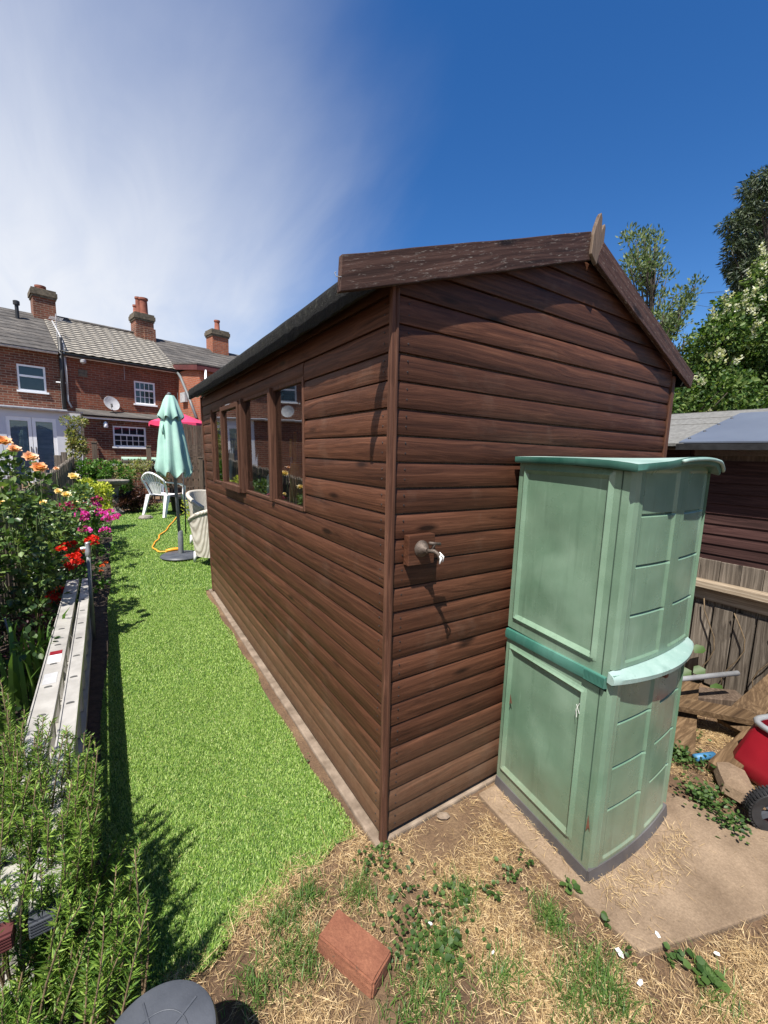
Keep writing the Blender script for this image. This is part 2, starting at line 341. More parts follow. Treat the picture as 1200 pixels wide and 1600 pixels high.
M['brick_dark'] = brickmat('dark_red_brick', (0.105, 0.034, 0.020), (0.21, 0.07, 0.038), (0.25, 0.20, 0.155), dirt=0.8)
M['brick_red'] = brickmat('red_brick', (0.15, 0.038, 0.020), (0.24, 0.07, 0.034), (0.22, 0.155, 0.115), dirt=0.75)
M['brick_orange'] = brickmat('orange_brick', (0.28, 0.075, 0.036), (0.36, 0.115, 0.055), (0.27, 0.19, 0.145), dirt=0.5)
M['cap_stone'] = basic('lichened_brick_cap', (0.06, 0.05, 0.036), (0.17, 0.14, 0.10), 12, 0.95, 0.6)
M['pot'] = basic('terracotta', (0.17, 0.05, 0.032), (0.29, 0.10, 0.062), 8, 0.8, 0.2)
M['slate'] = brickmat('roof_slates', (0.062, 0.06, 0.058), (0.115, 0.108, 0.10), (0.03, 0.028, 0.028), 0.26, 0.20, 0.8)
M['pantile'] = basic('weathered_pantiles', (0.19, 0.17, 0.14), (0.34, 0.31, 0.265), 16, 0.9, 0.3)
M['maroon'] = basic('maroon_fascia', (0.075, 0.02, 0.02), (0.12, 0.032, 0.03), 6, 0.6, 0.1)
M['lead'] = basic('grey_lead', (0.30, 0.30, 0.31), (0.48, 0.48, 0.48), 9, 0.7, 0.2)
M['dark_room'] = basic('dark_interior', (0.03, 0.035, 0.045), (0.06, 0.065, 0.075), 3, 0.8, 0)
M['curtain'] = basic('pale_blue_blind', (0.20, 0.27, 0.34), (0.34, 0.42, 0.50), 2, 0.8, 0.5, 9, stretch=(1, 1, 6), dist=0.05)
M['stone'] = basic('weathered_stone', (0.13, 0.115, 0.095), (0.27, 0.245, 0.21), 22, 0.95, 0.7)
M['orange_cord'] = basic('orange_cable', (0.75, 0.28, 0.02), (0.85, 0.36, 0.04), 5, 0.5, 0)
M['rust'] = basic('rusty_metal', (0.06, 0.042, 0.032), (0.13, 0.105, 0.085), 40, 0.6, 0.3, metal=0.4)
M['blue'] = basic('blue_pipe', (0.035, 0.13, 0.25), (0.05, 0.17, 0.31), 5, 0.5, 0.05)
M['pale_blue'] = basic('pale_blue_board', (0.45, 0.65, 0.75), (0.6, 0.78, 0.85), 8, 0.7, 0)
M['amber'] = basic('amber_plastic', (0.5, 0.26, 0.04), (0.62, 0.36, 0.08), 8, 0.5, 0)
M['pale_green_pipe'] = basic('pale_green_trough', (0.25, 0.40, 0.28), (0.36, 0.50, 0.38), 4, 0.7, 0.1)
M['paper'] = basic('white_scrap', (0.7, 0.68, 0.64), (0.8, 0.79, 0.76), 20, 0.8, 0.1)
# brick on the ground
k = NT('single_red_brick'); v = k.coords((1, 1, 1), False)
c = k.mix(0.7, k.ramp(k.noise(v, 14, 8, 0.7), [(0.3, (0.155, 0.055, 0.031)), (0.7, (0.27, 0.112, 0.063))]), k.ramp(k.noise(v, 120, 4, 0.7), [(0.35, (0.75, 0.7, 0.66)), (0.7, (1.15, 1.15, 1.1))]), 'MULTIPLY')
c = k.mix(k.ramp(k.noise(v, 38, 5, 0.6), [(0.66, (0, 0, 0)), (0.70, (0.9, 0.9, 0.9))]), c, (0.05, 0.045, 0.03))
M['loose_brick'] = k.fin(c, 0.9, k.bump(k.noise(v, 130, 6, 0.7), 0.5, 0.006))
# wicker
k = NT('cream_wicker'); tcw = k.n('ShaderNodeTexCoord')
wv1 = k.n('ShaderNodeTexWave', {'Scale': 20.0, 'Distortion': 0.4}, bands_direction='Z'); k.l(tcw.outputs['Object'], wv1.inputs[0])
wv2 = k.n('ShaderNodeTexWave', {'Scale': 16.0, 'Distortion': 0.4}, bands_direction='X'); k.l(tcw.outputs['Object'], wv2.inputs[0])
mm = k.n('ShaderNodeMath', operation='MULTIPLY'); k.l(wv1.outputs['Fac'], mm.inputs[0]); k.l(wv2.outputs['Fac'], mm.inputs[1])
c = k.ramp(mm.outputs[0], [(0.0, (0.34, 0.30, 0.24)), (0.35, (0.66, 0.61, 0.52)), (1, (0.74, 0.70, 0.62))])
M['wicker'] = k.fin(c, 0.8, k.bump(mm.outputs[0], 0.8, 0.01))

# ------------------------------------------------------------------ mesh helpers
def link(o, parent=None):
    COL.objects.link(o)
    if parent is not None: o.parent = parent
    return o
def tag(o, label=None, cat=None, group=None, kind=None):
    if label: o['label'] = label
    if cat: o['category'] = cat
    if group: o['group'] = group
    if kind: o['kind'] = kind
    return o
def empty(name, loc=(0, 0, 0), rz=0, label=None, cat=None, group=None):
    o = bpy.data.objects.new(name, None); o.location = loc; o.rotation_euler = (0, 0, rz); o.empty_display_size = 0.1
    COL.objects.link(o)
    return tag(o, label, cat, group)
class MB:
    def __init__(s): s.v = []; s.f = []
    def add(s, vs, fs):
        b = len(s.v); s.v += [tuple(map(float, p)) for p in vs]; s.f += [tuple(b+i for i in f) for f in fs]; return s
    def box(s, x0, x1, y0, y1, z0, z1):
        return s.add([(x0, y0, z0), (x1, y0, z0), (x1, y1, z0), (x0, y1, z0), (x0, y0, z1), (x1, y0, z1), (x1, y1, z1), (x0, y1, z1)],
                     [(0, 3, 2, 1), (4, 5, 6, 7), (0, 1, 5, 4), (1, 2, 6, 5), (2, 3, 7, 6), (3, 0, 4, 7)])
    def obox(s, c, ax, ay, az):      # centre and three half-extent vectors
        c, ax, ay, az = map(np.array, (c, ax, ay, az))
        P = [c+i*ax+j*ay+k*az for k in (-1, 1) for i, j in ((-1, -1), (1, -1), (1, 1), (-1, 1))]
        return s.add(P, [(0, 3, 2, 1), (4, 5, 6, 7), (0, 1, 5, 4), (1, 2, 6, 5), (2, 3, 7, 6), (3, 0, 4, 7)])
    def bar(s, a, b, w, h, up=(0, 0, 1)):
        a, b, up = map(lambda q: np.array(q, float), (a, b, up)); d = b-a; L = np.linalg.norm(d); d = d/L
        sx = np.cross(d, up); sx /= np.linalg.norm(sx); uz = np.cross(sx, d)
        return s.obox((a+b)/2, d*L/2, sx*w/2, uz*h/2)
    def tube(s, pts, r, n=8, cap=True):
        pts = [np.array(p, float) for p in pts]; m = len(pts)
        rr = r if hasattr(r, '__len__') else [r]*m
        vs = []; prev = None
        for i, p in enumerate(pts):
            d = pts[min(i+1, m-1)]-pts[max(i-1, 0)]; d = d/(np.linalg.norm(d)+1e-9)
            if prev is None:
                a = np.cross(d, (0, 0, 1) if abs(d[2]) < 0.9 else (1, 0, 0))
            else: a = prev-d*(prev@d)
            a = a/(np.linalg.norm(a)+1e-9); prev = a; b = np.cross(d, a)
            vs += [p+rr[i]*(a*math.cos(2*math.pi*j/n)+b*math.sin(2*math.pi*j/n)) for j in range(n)]
        fs = [(i*n+j, i*n+(j+1) % n, (i+1)*n+(j+1) % n, (i+1)*n+j) for i in range(m-1) for j in range(n)]
        if cap: fs += [tuple(range(n-1, -1, -1)), tuple((m-1)*n+j for j in range(n))]
        return s.add(vs, fs)
    def lathe(s, prof, c=(0, 0, 0), n=24, cap=True, rad=None):
        vs = []; m = len(prof)
        for i, (r, z) in enumerate(prof):
            for j in range(n):
                a = 2*math.pi*j/n; q = r*(rad(a, i) if rad else 1)
                vs.append((c[0]+q*math.cos(a), c[1]+q*math.sin(a), c[2]+z))
        fs = [(i*n+j, i*n+(j+1) % n, (i+1)*n+(j+1) % n, (i+1)*n+j) for i in range(m-1) for j in range(n)]
        if cap: fs += [tuple(range(n-1, -1, -1)), tuple((m-1)*n+j for j in range(n))]
        return s.add(vs, fs)
    def prism(s, poly, vec):         # 3-D polygon extruded by vec
        n = len(poly); vec = np.array(vec); P = [np.array(p, float) for p in poly]
        vs = P+[p+vec for p in P]
        return s.add(vs, [tuple(range(n-1, -1, -1)), tuple(range(n, 2*n))]+[(i, (i+1) % n, n+(i+1) % n, n+i) for i in range(n)])
    def build(s, name, mat, parent=None, smooth=False, bevel=0, fix=True):
        me = bpy.data.meshes.new(name); me.from_pydata(s.v, [], s.f); me.materials.append(mat)
        if fix:
            import bmesh
            bm = bmesh.new(); bm.from_mesh(me); bmesh.ops.recalc_face_normals(bm, faces=bm.faces); bm.to_mesh(me); bm.free()
        if smooth:
            for p in me.polygons: p.use_smooth = True
            if smooth == 'auto': me.set_sharp_from_angle(angle=R(40))
        o = bpy.data.objects.new(name, me); link(o, parent)
        if bevel:
            b = o.modifiers.new('bevel', 'BEVEL'); b.width = bevel; b.segments = 2; b.limit_method = 'ANGLE'
        return o
def npmesh(name, V, F, mat, parent=None, smooth=False):
    V = np.asarray(V, np.float32).reshape(-1, 3); F = np.asarray(F, np.int32); n, kk = F.shape
    me = bpy.data.meshes.new(name)
    me.vertices.add(len(V)); me.vertices.foreach_set('co', V.ravel())
    me.loops.add(n*kk); me.loops.foreach_set('vertex_index', F.ravel())
    me.polygons.add(n); me.polygons.foreach_set('loop_start', np.arange(0, n*kk, kk, dtype=np.int32)); me.polygons.foreach_set('loop_total', np.full(n, kk, np.int32))
    me.update(calc_edges=True); me.validate()
    if smooth: me.polygons.foreach_set('use_smooth', np.ones(n, bool))
    me.materials.append(mat)
    return link(bpy.data.objects.new(name, me), parent)
def unit(a): return a/(np.linalg.norm(a, axis=-1, keepdims=True)+1e-9)
def rdir(n): return unit(rng.normal(size=(n, 3)))
def leafgeo(P, D, L, W, fold=0.25, roundish=False, N=None):
    """leaves: base P, direction D, length L, width W"""
    n = len(P); D = unit(D)
    if N is None: N = rdir(n)
    S = unit(np.cross(D, N)); U = np.cross(S, D)
    L = np.broadcast_to(np.asarray(L, float), (n,))[:, None]; W = np.broadcast_to(np.asarray(W, float), (n,))[:, None]
    if not roundish:
        V = np.stack([P, P+D*L, P+D*L*0.45+S*W*0.5+U*W*fold, P+D*L*0.45-S*W*0.5+U*W*fold], 1)
        F = np.array([[0, 2, 1], [0, 1, 3]])
        k = 4
    else:
        V = np.stack([P, P+D*L, P+D*L*0.28+S*W*0.42+U*W*fold*0.8, P+D*L*0.28-S*W*0.42+U*W*fold*0.8, P+D*L*0.66+S*W*0.46+U*W*fold, P+D*L*0.66-S*W*0.46+U*W*fold], 1)
        F = np.array([[0, 2, 4], [0, 4, 1], [0, 1, 5], [0, 5, 3]])
        k = 6
    FF = (np.arange(n)[:, None, None]*k+F[None]).reshape(-1, 3)
    return V.reshape(-1, 3), FF
def blades(P, D, L, W, bend):
    """grass blades: base P, lean direction D, bending outward"""
    n = len(P); up = np.array([0, 0, 1.0]); H = np.array(D); H[:, 2] = 0; H = unit(H)
    S = np.stack([-H[:, 1], H[:, 0], np.zeros(n)], 1)
    L = L[:, None]; W = W[:, None]; bend = bend[:, None]
    m = P+up*L*0.55*(1-0.35*bend)+H*L*0.3*bend; t = P+up*L*(1-0.55*bend)+H*L*0.85*bend
    V = np.stack([P-S*W*0.5, P+S*W*0.5, m-S*W*0.42, m+S*W*0.42, t], 1)
    F = np.array([[0, 1, 3], [0, 3, 2], [2, 3, 4]])
    return V.reshape(-1, 3), (np.arange(n)[:, None, None]*5+F[None]).reshape(-1, 3)
def merge(parts):
    V = []; F = []; b = 0
    for v, f in parts: V.append(v); F.append(f+b); b += len(v)
    return np.concatenate(V), np.concatenate(F)
def vnoise(x, y, s, seed=0):
    """cheap smooth 2-D value noise"""
    r = np.random.default_rng(seed).random((64, 64)); x = np.asarray(x)*s+17.3; y = np.asarray(y)*s+9.1
    i = np.floor(x).astype(int); j = np.floor(y).astype(int); fx = x-i; fy = y-j; fx = fx*fx*(3-2*fx); fy = fy*fy*(3-2*fy)
    g = lambda a, b: r[a % 64, b % 64]
    return (g(i, j)*(1-fx)+g(i+1, j)*fx)*(1-fy)+(g(i, j+1)*(1-fx)+g(i+1, j+1)*fx)*fy

# ================================================================== GROUND
xs = sorted(set(list(np.linspace(-6, 8, 36))+[-300, -120, -50, -25, -12, 14, 26, 50, 120, 300]))
ys = sorted(set(list(np.linspace(-4, 18, 56))+[4.2, 15.45, -300, -120, -40, -15, -8, 26, 50, 120, 400]))
V = [(x, y, gz(x, y)+(0.008*(float(vnoise(x, y, 2.3, 3))-0.5) if abs(x) < 9 else 0)) for y in ys for x in xs]
nx = len(xs)
F = [(j*nx+i, j*nx+i+1, (j+1)*nx+i+1, (j+1)*nx+i) for j in range(len(ys)-1) for i in range(nx-1)]
tag(npmesh('ground', V, F, M['ground'], None, True), kind='structure')

def turf_left(y):
    y = np.asarray(y, float)
    return np.where(y < 8.3, -0.985+0.012*np.sin(y*3.1), -0.985+0.9*np.clip((y-8.3)/1.9, 0, 1)**1.6)
def turf_near(x):     # nearest y of the turf for a given x
    return np.interp(x, [-1.0, -0.73, -0.55, -0.37, -0.2, -0.09], [-0.16, -0.10, -0.02, 0.03, 0.06, 0.06])+0.02*np.sin(np.asarray(x)*31)
def in_turf(x, y):
    return (x > turf_left(y)) & (y > turf_near(x)) & (y < 10.2) & ((x < -0.088+0.012*np.sin(y*9)-0.02*np.exp(-((y-1.0)/0.5)**2)) | (y > 3.62)) & (x < 2.6)
ty = np.concatenate([np.linspace(-0.18, 3.6, 40), np.linspace(3.63, 10.1, 40)])
V = []; F = []
for j, y in enumerate(ty):
    lo = float(turf_left(y))
    hi = -0.105 if y < 3.61 else 2.5
    for i in range(14):
        x = lo+(hi-lo)*i/13; yy = max(y, float(turf_near(x)))
        V.append((x, yy, gz(x, yy)+0.009))
for j in range(len(ty)-1):
    for i in range(13): F.append((j*14+i, j*14+i+1, (j+1)*14+i+1, (j+1)*14+i))
tag(npmesh('artificial_lawn', V, F, M['turf']), kind='structure')

def scatter(n, x0, x1, y0, y1): return rng.uniform(x0, x1, n), rng.uniform(y0, y1, n)
parts = []
for (n, x0, x1, y0, y1, L, W) in ((110000, -1.02, -0.06, -0.2, 1.6, 0.017, 0.0026), (70000, -1.02, -0.06, 1.6, 3.7, 0.018, 0.0035), (42000, -1.02, 0.5, 3.6, 6.5, 0.028, 0.0052), (26000, -1.02, 1.2, 6.5, 10.2, 0.03, 0.008)):
    x, y = scatter(n, x0, x1, y0, y1)
    m = in_turf(x, y); x, y = x[m], y[m]; k_ = len(x)
    P = np.stack([x, y, gza(x, y)+0.008], 1)
    a = 2.5*vnoise(x, y, 2.2, 21)+rng.normal(0, 1.9, k_)
    D = np.stack([np.cos(a), np.sin(a), np.zeros(k_)], 1)
    parts.append(blades(P, D, L*(0.92+0.16*vnoise(x, y, 6, 22))*rng.uniform(0.65, 1.15, k_), W*rng.uniform(0.7, 1.2, k_), rng.uniform(0.15, 1.0, k_)))
V, F = merge(parts)
tag(npmesh('lawn_blades', V, F, M['turf_blade']), 'short bright green artificial grass blades beside the shed', 'grass', kind='stuff')

# flower bed soil
V = []; F = []
bx = np.linspace(-1.72, -0.93, 16); by = np.linspace(-0.9, 10.5, 90)
for y in by:
    for x in bx:
        hi = float(turf_left(y))-0.005
        xx = min(x, hi)
        V.append((xx, y, gz(xx, y)+0.006+0.022*float(vnoise(xx, y, 9, 4))*(1 if xx < hi-0.02 else 0)))
for j in range(len(by)-1):
    for i in range(len(bx)-1): F.append((j*16+i, j*16+i+1, (j+1)*16+i+1, (j+1)*16+i))
tag(npmesh('flower_bed_soil', V, F, M['soil'], None, True), kind='structure')

# concrete slab under the cabinet
def slab(name, poly, z0, z1, mat, bev=0.006):
    b = MB(); b.prism([(x, y, z0) for x, y in poly], (0, 0, z1-z0)); return b.build(name, mat, None, False, bev)
tag(slab('concrete_slab', [(0.50, -0.045), (0.475, -0.40), (0.49, -0.77), (0.74, -0.86), (1.0, -0.945), (1.46, -1.1), (1.44, -0.84), (1.27, -0.45), (1.25, -0.045)], -0.06, 0.0, M['concrete']), kind='structure')
tag(slab('shed_plinth', [(-0.046, -0.020), (2.02, -0.020), (2.02, 3.6), (-0.046, 3.6)], -0.08, -0.004, M['pale_concrete'], 0.008), kind='structure')

# ================================================================== SHED
shed = empty('garden_shed', (0, 0, 0), 0, 'brown log-lap timber garden shed with black felt roof and four-pane window', 'shed')
PIT_ = 0.0945; Z0 = 0.018; LEN = 3.5
def wx(y, z): return -(0.012+0.013*max(0, min(1, y/LEN)))*z      # the old left wall leans out a little
def fy(z): return LEN+0.04*z                                     # far end
PROF = [(0.0, 0.0), (0.012, 0.0008), (0.0148, 0.014), (0.0158, 0.036), (0.0148, 0.062), (0.0112, 0.081), (0.0072, 0.0896), (0.0, 0.0896)]
def board_y(name, y0, y1, z, h=PIT_):
    """board on the left wall from y0 to y1 (None = the far corner)"""
    yy = [y0+(t*((fy(z) if y1 is None else y1)-y0)) for t in np.linspace(0, 1, 5)]
    jit = random.uniform(-0.0012, 0.0012); w_ = random.uniform(0, 6)
    vs = []; n = len(PROF)
    for y in yy:
        for d, q in PROF:
            zz = z+q*h/PIT_+0.0012*math.sin(y*2+w_)
            vs.append((wx(y, zz)-d-jit, y, zz))
    m = len(yy)
    fs = [(i*n+j, i*n+j+1, (i+1)*n+j+1, (i+1)*n+j) for i in range(m-1) for j in range(n-1)]
    fs += [tuple(range(n)), tuple((m-1)*n+j for j in range(n-1, -1, -1))]
    b = MB(); b.add(vs, fs); o = b.build(name, M['board_y'], shed, 'auto'); return o
APX, APZ = 1.0, 2.52
def roof_z(x): return APZ-0.352*(APX-x) if x < APX else APZ-0.385*(x-APX)
GR = 1.965
def board_x(name, z):
    """gable board, ends cut to the roof slope"""
    vs = []; n = len(PROF); m = 5; jit = random.uniform(-0.0012, 0.0012); w_ = random.uniform(0, 6)
    lim = 0.03
    top = z+PIT_
    for t in np.linspace(0, 1, m):
        for d, q in PROF:
            zz = z+q; zc_ = zz+lim
            xl = max(-0.010*zz, APX-(APZ-zc_)/0.352); xr = min(GR, APX+(APZ-zc_)/0.385)
            if xr < xl: xl = xr = APX
            x = xl+(xr-xl)*t
            vs.append((x, -d-jit, zz+0.001*math.sin(x*3+w_)))
    fs = [(i*n+j, i*n+j+1, (i+1)*n+j+1, (i+1)*n+j) for i in range(m-1) for j in range(n-1)]
    fs += [tuple(range(n)), tuple((m-1)*n+j for j in range(n-1, -1, -1))]
    b = MB(); b.add(vs, fs); return b.build(name, M['board_x'], shed, 'auto')
kk = 0
while Z0+kk*PIT_ < APZ-0.06:
    board_x('gable_board', Z0+kk*PIT_); kk += 1
WZ0, WZ1, WY0, WY1 = Z0+13*PIT_, Z0+20*PIT_+0.022, 0.775, 3.11
for k_ in range(23):
    z = Z0+k_*PIT_
    if 13 <= k_ < 20:
        board_y('side_board', 0.0, WY0, z); board_y('side_board', WY1, None, z)
    elif k_ == 20:
        board_y('side_board', 0.0, WY0, z); board_y('side_board', WY1, None, z)
        board_y('side_board', WY0+0.003, WY1-0.003, z+0.022, PIT_-0.022)
    else: board_y('side_board', 0.0, None, z)
# wall lining, so that the shed is a closed room
LN = MB()
LN.box(0.003, GR-0.01, 0.002, 0.02, 0.02, 1.98)
LN.add([(0.0, 0.002, 1.98), (GR-0.01, 0.002, 1.98), (APX, 0.002, 2.45), (0.0, 0.02, 1.98), (GR-0.01, 0.02, 1.98), (APX, 0.02, 2.45)], [(0, 1, 2), (5, 4, 3), (0, 3, 4, 1), (1, 4, 5, 2), (2, 5, 3, 0)])
LN.build('gable_lining', M['dark_wood'], shed)
def wq(y0, y1, z0, z1):
    b = []
    for dx in (0.003, 0.02):
        for y, z in ((y0, z0), (y1, z0), (y1, z1), (y0, z1)): b.append((wx(y, z)+dx, y, z))
    return b
L2 = MB()
for r in ((0.02, 3.5, 0.02, WZ0), (0.02, WY0, WZ0, WZ1), (WY1, 3.5, WZ0, WZ1), (0.02, 3.5, WZ1, 2.1)):
    L2.add(wq(*r), [(0, 1, 2, 3), (7, 6, 5, 4), (0, 4, 5, 1), (1, 5, 6, 2), (2, 6, 7, 3), (3, 7, 4, 0)])
L2.build('side_lining', M['dark_wood'], shed)
MB().box(GR-0.02, GR, 0.0, 3.6, 0.02, 2.06).build('back_side_wall', M['board_y'], shed)
L3 = MB(); L3.box(0.0, GR-0.03, 3.55, 3.57, 0.02, 2.0)
L3.add([(-0.05, 3.56, 2.0), (GR, 3.56, 2.0), (APX, 3.56, 2.45), (-0.05, 3.6, 2.0), (GR, 3.6, 2.0), (APX, 3.6, 2.45)], [(0, 1, 2), (5, 4, 3), (0, 3, 4, 1), (1, 4, 5, 2), (2, 5, 3, 0)])
L3.build('far_wall', M['board_x'], shed)
MB().box(0.02, GR-0.03, 0.03, 3.53, 0.006, 0.03).build('shed_floor', M['raw_wood'], shed)
# corner post with a bead
def post(name, x0, x1, y0, y1, z0, z1, mat=M['trim'], bev=0.004):
    b = MB()
    P = [(x0, y0, z0), (x1, y0, z0), (x1, y1, z0), (x0, y1, z0)]
    Q = [(p[0]-0.012*z1, p[1], z1) for p in P]
    b.add(P+Q, [(0, 3, 2, 1), (4, 5, 6, 7), (0, 1, 5, 4), (1, 2, 6, 5), (2, 3, 7, 6), (3, 0, 4, 7)])
    return b.build(name, mat, shed, False, bev)
post('corner_post', -0.0215, 0.002, -0.021, 0.001, -0.01, 2.12)
post('corner_bead', -0.006, 0.0075, -0.0245, -0.006, -0.012, 2.11, bev=0.004)
fpz = MB()
fpz.add([(-0.02, 3.5, 0.0), (0.02, 3.5, 0.0), (0.02, 3.54, 0.0), (-0.02, 3.54, 0.0), (wx(9, 2.1)-0.022, 3.585, 2.1), (0.0, 3.585, 2.1), (0.0, 3.62, 2.1), (wx(9, 2.1)-0.022, 3.62, 2.1)], [(0, 3, 2, 1), (4, 5, 6, 7), (0, 1, 5, 4), (1, 2, 6, 5), (2, 3, 7, 6), (3, 0, 4, 7)])
fpz.build('corner_post', M['trim'], shed, False, 0.004)
MB().box(GR-0.004, GR+0.03, -0.024, 0.03, 0.0, 2.07).build('corner_post', M['trim'], shed, False, 0.004)
# nails at the board ends
nb = MB()
for k_ in range(23):
    for q in (0.03, 0.066):
        z = Z0+k_*PIT_+q
        if z < 2.08: nb.lathe([(0.0034, 0), (0.0026, 0.0015)], (0, 0, 0), 6); nb.v[-12:] = [(0.048-0.01*z+vx+random.uniform(-.004, .004)*0, -0.0155-vz, z+vy) for vx, vy, vz in nb.v[-12:]]
        if z < 2.08: nb.lathe([(0.0034, 0), (0.0026, 0.0015)], (0, 0, 0), 6); nb.v[-12:] = [(wx(0.03, z)-0.0155-vz, 0.034+vx, z+vy) for vx, vy, vz in nb.v[-12:]]
tag(nb.build('nail_heads', M['black'], shed), kind='stuff')

# windows: jambs and mullions on the left wall
def wbar(name, y0, y1, z0, z1, out, inn=0.012, mat=None, parent=None, bev=0.003):
    b = MB(); vs = []
    for dx in (-out, inn):
        for y, z in ((y0, z0), (y1, z0), (y1, z1), (y0, z1)): vs.append((wx(y, z)+dx, y, z))
    b.add(vs, [(0, 1, 2, 3), (7, 6, 5, 4), (0, 4, 5, 1), (1, 5, 6, 2), (2, 6, 7, 3), (3, 7, 4, 0)])
    return b.build(name, mat or M['trim'], parent or shed, False, bev)
wbar('window_jamb', WY0-0.002, WY0+0.024, WZ0, WZ1, 0.017)
wbar('window_jamb', WY1-0.03, WY1+0.006, WZ0, WZ1, 0.026)
wbar('mullion', 1.262, 1.305, WZ0, WZ1, 0.034)
wbar('mullion', 1.93, 1.985, WZ0-0.01, WZ1, 0.034)
wbar('mullion', 2.585, 2.635, WZ0, WZ1, 0.034)
wbar('window_head', WY0+0.024, WY1-0.03, WZ1-0.02, WZ1+0.006, 0.012)
wbar('window_sill', WY0+0.024, WY1-0.03, WZ0-0.004, WZ0+0.016, 0.016)
# opening sash, standing proud, second from the far end
sash = wbar('opening_sash', 1.988, 2.03, WZ0+0.012, WZ1-0.012, 0.044, -0.01)
for nme, r in (('sash_stile', (2.54, 2.582, WZ0+0.012, WZ1-0.012, 0.044, -0.01)), ('sash_bottom_rail', (1.99, 2.58, WZ0-0.012, WZ0+0.036, 0.058, -0.006)), ('sash_top_rail', (2.03, 2.54, WZ1-0.05, WZ1-0.014, 0.044, -0.01))):
    wbar(nme, *r[:4], r[4], r[5], None, sash)
for i, (a, b_) in enumerate(((WY0+0.024, 1.262), (1.305, 1.93), (2.0, 2.56), (2.635, WY1-0.03))):
    d = 0.02 if i == 2 else -0.002
    b = MB(); b.add([(wx(y, z)-d, y, z) for y, z in ((a, WZ0), (b_, WZ0), (b_, WZ1), (a, WZ1))], [(3, 2, 1, 0)])
    tag(b.build('window_pane', M['glass'], shed, fix=False))
# roof
EVX, EVZ = -0.122, 2.152
def roof_strip(name, mat, inner, outer, y0, y1, th, seed, edge=0.108):
    """one roof slope from the ridge to the eave with a turned-down felt edge, slightly uneven"""
    ny, nxx = 170, 12; V = []; F = []
    for j in range(ny+1):
        y = y0+(y1-y0)*j/ny
        for i in range(nxx+1):
            t = i/nxx; x = inner[0]+(outer[0]-(0.04*y/3.6 if outer[0] < 0 else 0)-inner[0])*t; z = inner[1]+(outer[1]-inner[1])*t
            sag = -0.012*math.sin(math.pi*j/ny)*t+0.004*(float(vnoise(x, y, 6, seed))-0.5)
            V.append((x, y, z+th+sag))
        x, z = outer; s = math.copysign(1, outer[0]-inner[0]); x -= 0.04*y/3.6 if outer[0] < 0 else 0
        wv = 0.008*(float(vnoise(3.3, y, 7, seed+1))-0.5)+0.009*(float(vnoise(1.3, y, 24, seed+2))-0.5); sag = -0.012*math.sin(math.pi*j/ny)
        V.append((x+s*(0.010+wv), y, z+th*0.4+sag)); V.append((x+s*(0.004+wv), y, z-edge+th+sag+wv)); V.append((x-s*0.01, y, z-edge+th+sag+0.004))
    k2 = nxx+4
    for j in range(ny):
        for i in range(k2-1): F.append((j*k2+i, j*k2+i+1, (j+1)*k2+i+1, (j+1)*k2+i))
    return npmesh(name, V, F, mat, shed, 'auto')
roof_strip('roof_felt', M['felt'], (APX, APZ), (EVX, EVZ), -0.034, 3.70, 0.034, 5)
roof_strip('roof_felt', M['felt'], (APX, APZ), (2.10, APZ-0.385*1.1), -0.034, 3.70, 0.034, 8)
dk = MB(); dk.prism([(APX, -0.03, APZ+0.018), (EVX+0.01, -0.03, EVZ+0.016), (EVX+0.01, -0.03, EVZ-0.004), (APX, -0.03, APZ-0.004)], (0, 3.72, 0)); dk.build('roof_deck', M['black'], shed)
dk = MB(); dk.prism([(APX, -0.03, APZ+0.018), (2.09, -0.03, APZ-0.385*1.09+0.018), (2.09, -0.03, APZ-0.385*1.09-0.004), (APX, -0.03, APZ-0.004)], (0, 3.72, 0)); dk.build('roof_deck', M['black'], shed)
# soffit batten under the eave edge
MB().prism([(EVX+0.012, -0.03, EVZ-0.006), (EVX+0.034, -0.03, EVZ-0.002), (EVX+0.034, -0.03, EVZ-0.045), (EVX+0.012, -0.03, EVZ-0.045)], (0, 3.7, 0)).build('eave_batten', M['black'], shed)
# barge boards
def barge(pts, y=-0.062, th=0.022):
    n = 14; top, bot = pts; V = []
    b = MB(); P = []
    for row, (a, c) in enumerate((top, bot)):
        for i in range(n+1):
            t = i/n; x = a[0]+(c[0]-a[0])*t; z = a[1]+(c[1]-a[1])*t+random.uniform(-0.0014, 0.0014)
            P.append((x, z))
    p0 = np.array(top[0]); an = math.atan2(top[1][1]-top[0][1], top[1][0]-top[0][0]); ca, sa = math.cos(an), math.sin(an)
    loc = lambda x, z: ((x-p0[0])*ca+(z-p0[1])*sa, 0.0, -(x-p0[0])*sa+(z-p0[1])*ca)
    poly = [loc(x, z) for x, z in P[:n+1]]+[loc(x, z) for x, z in reversed(P[n+1:])]
    b.prism(poly, (0, th, 0)); o = b.build('barge_board', M['barge'], shed, False, 0.003)
    o.location = (p0[0], y, p0[1]); o.rotation_euler = (0, -an, 0); return o
barge((((-0.257, 2.137), (0.962, 2.556)), ((-0.262, 2.030), (0.987, 2.448))))
barge((((1.062, 2.543), (2.135, 2.092)), ((1.018, 2.447), (2.112, 2.012))))
def finial(name, pts, y, th):
    b = MB(); b.prism([(x, y, z) for x, z in pts], (0, th, 0)); return b.build(name, M['dark_wood'], shed, False, 0.003)
finial('finial_board', [(0.958, 2.46), (0.964, 2.54), (0.976, 2.58), (0.997, 2.628), (1.008, 2.642), (1.018, 2.622), (1.021, 2.56), (1.016, 2.47), (1.006, 2.425)], -0.074, 0.018)
finial('finial_board', [(1.022, 2.45), (1.026, 2.54), (1.044, 2.588), (1.063, 2.618), (1.071, 2.605), (1.068, 2.53), (1.048, 2.47)], -0.060, 0.016)
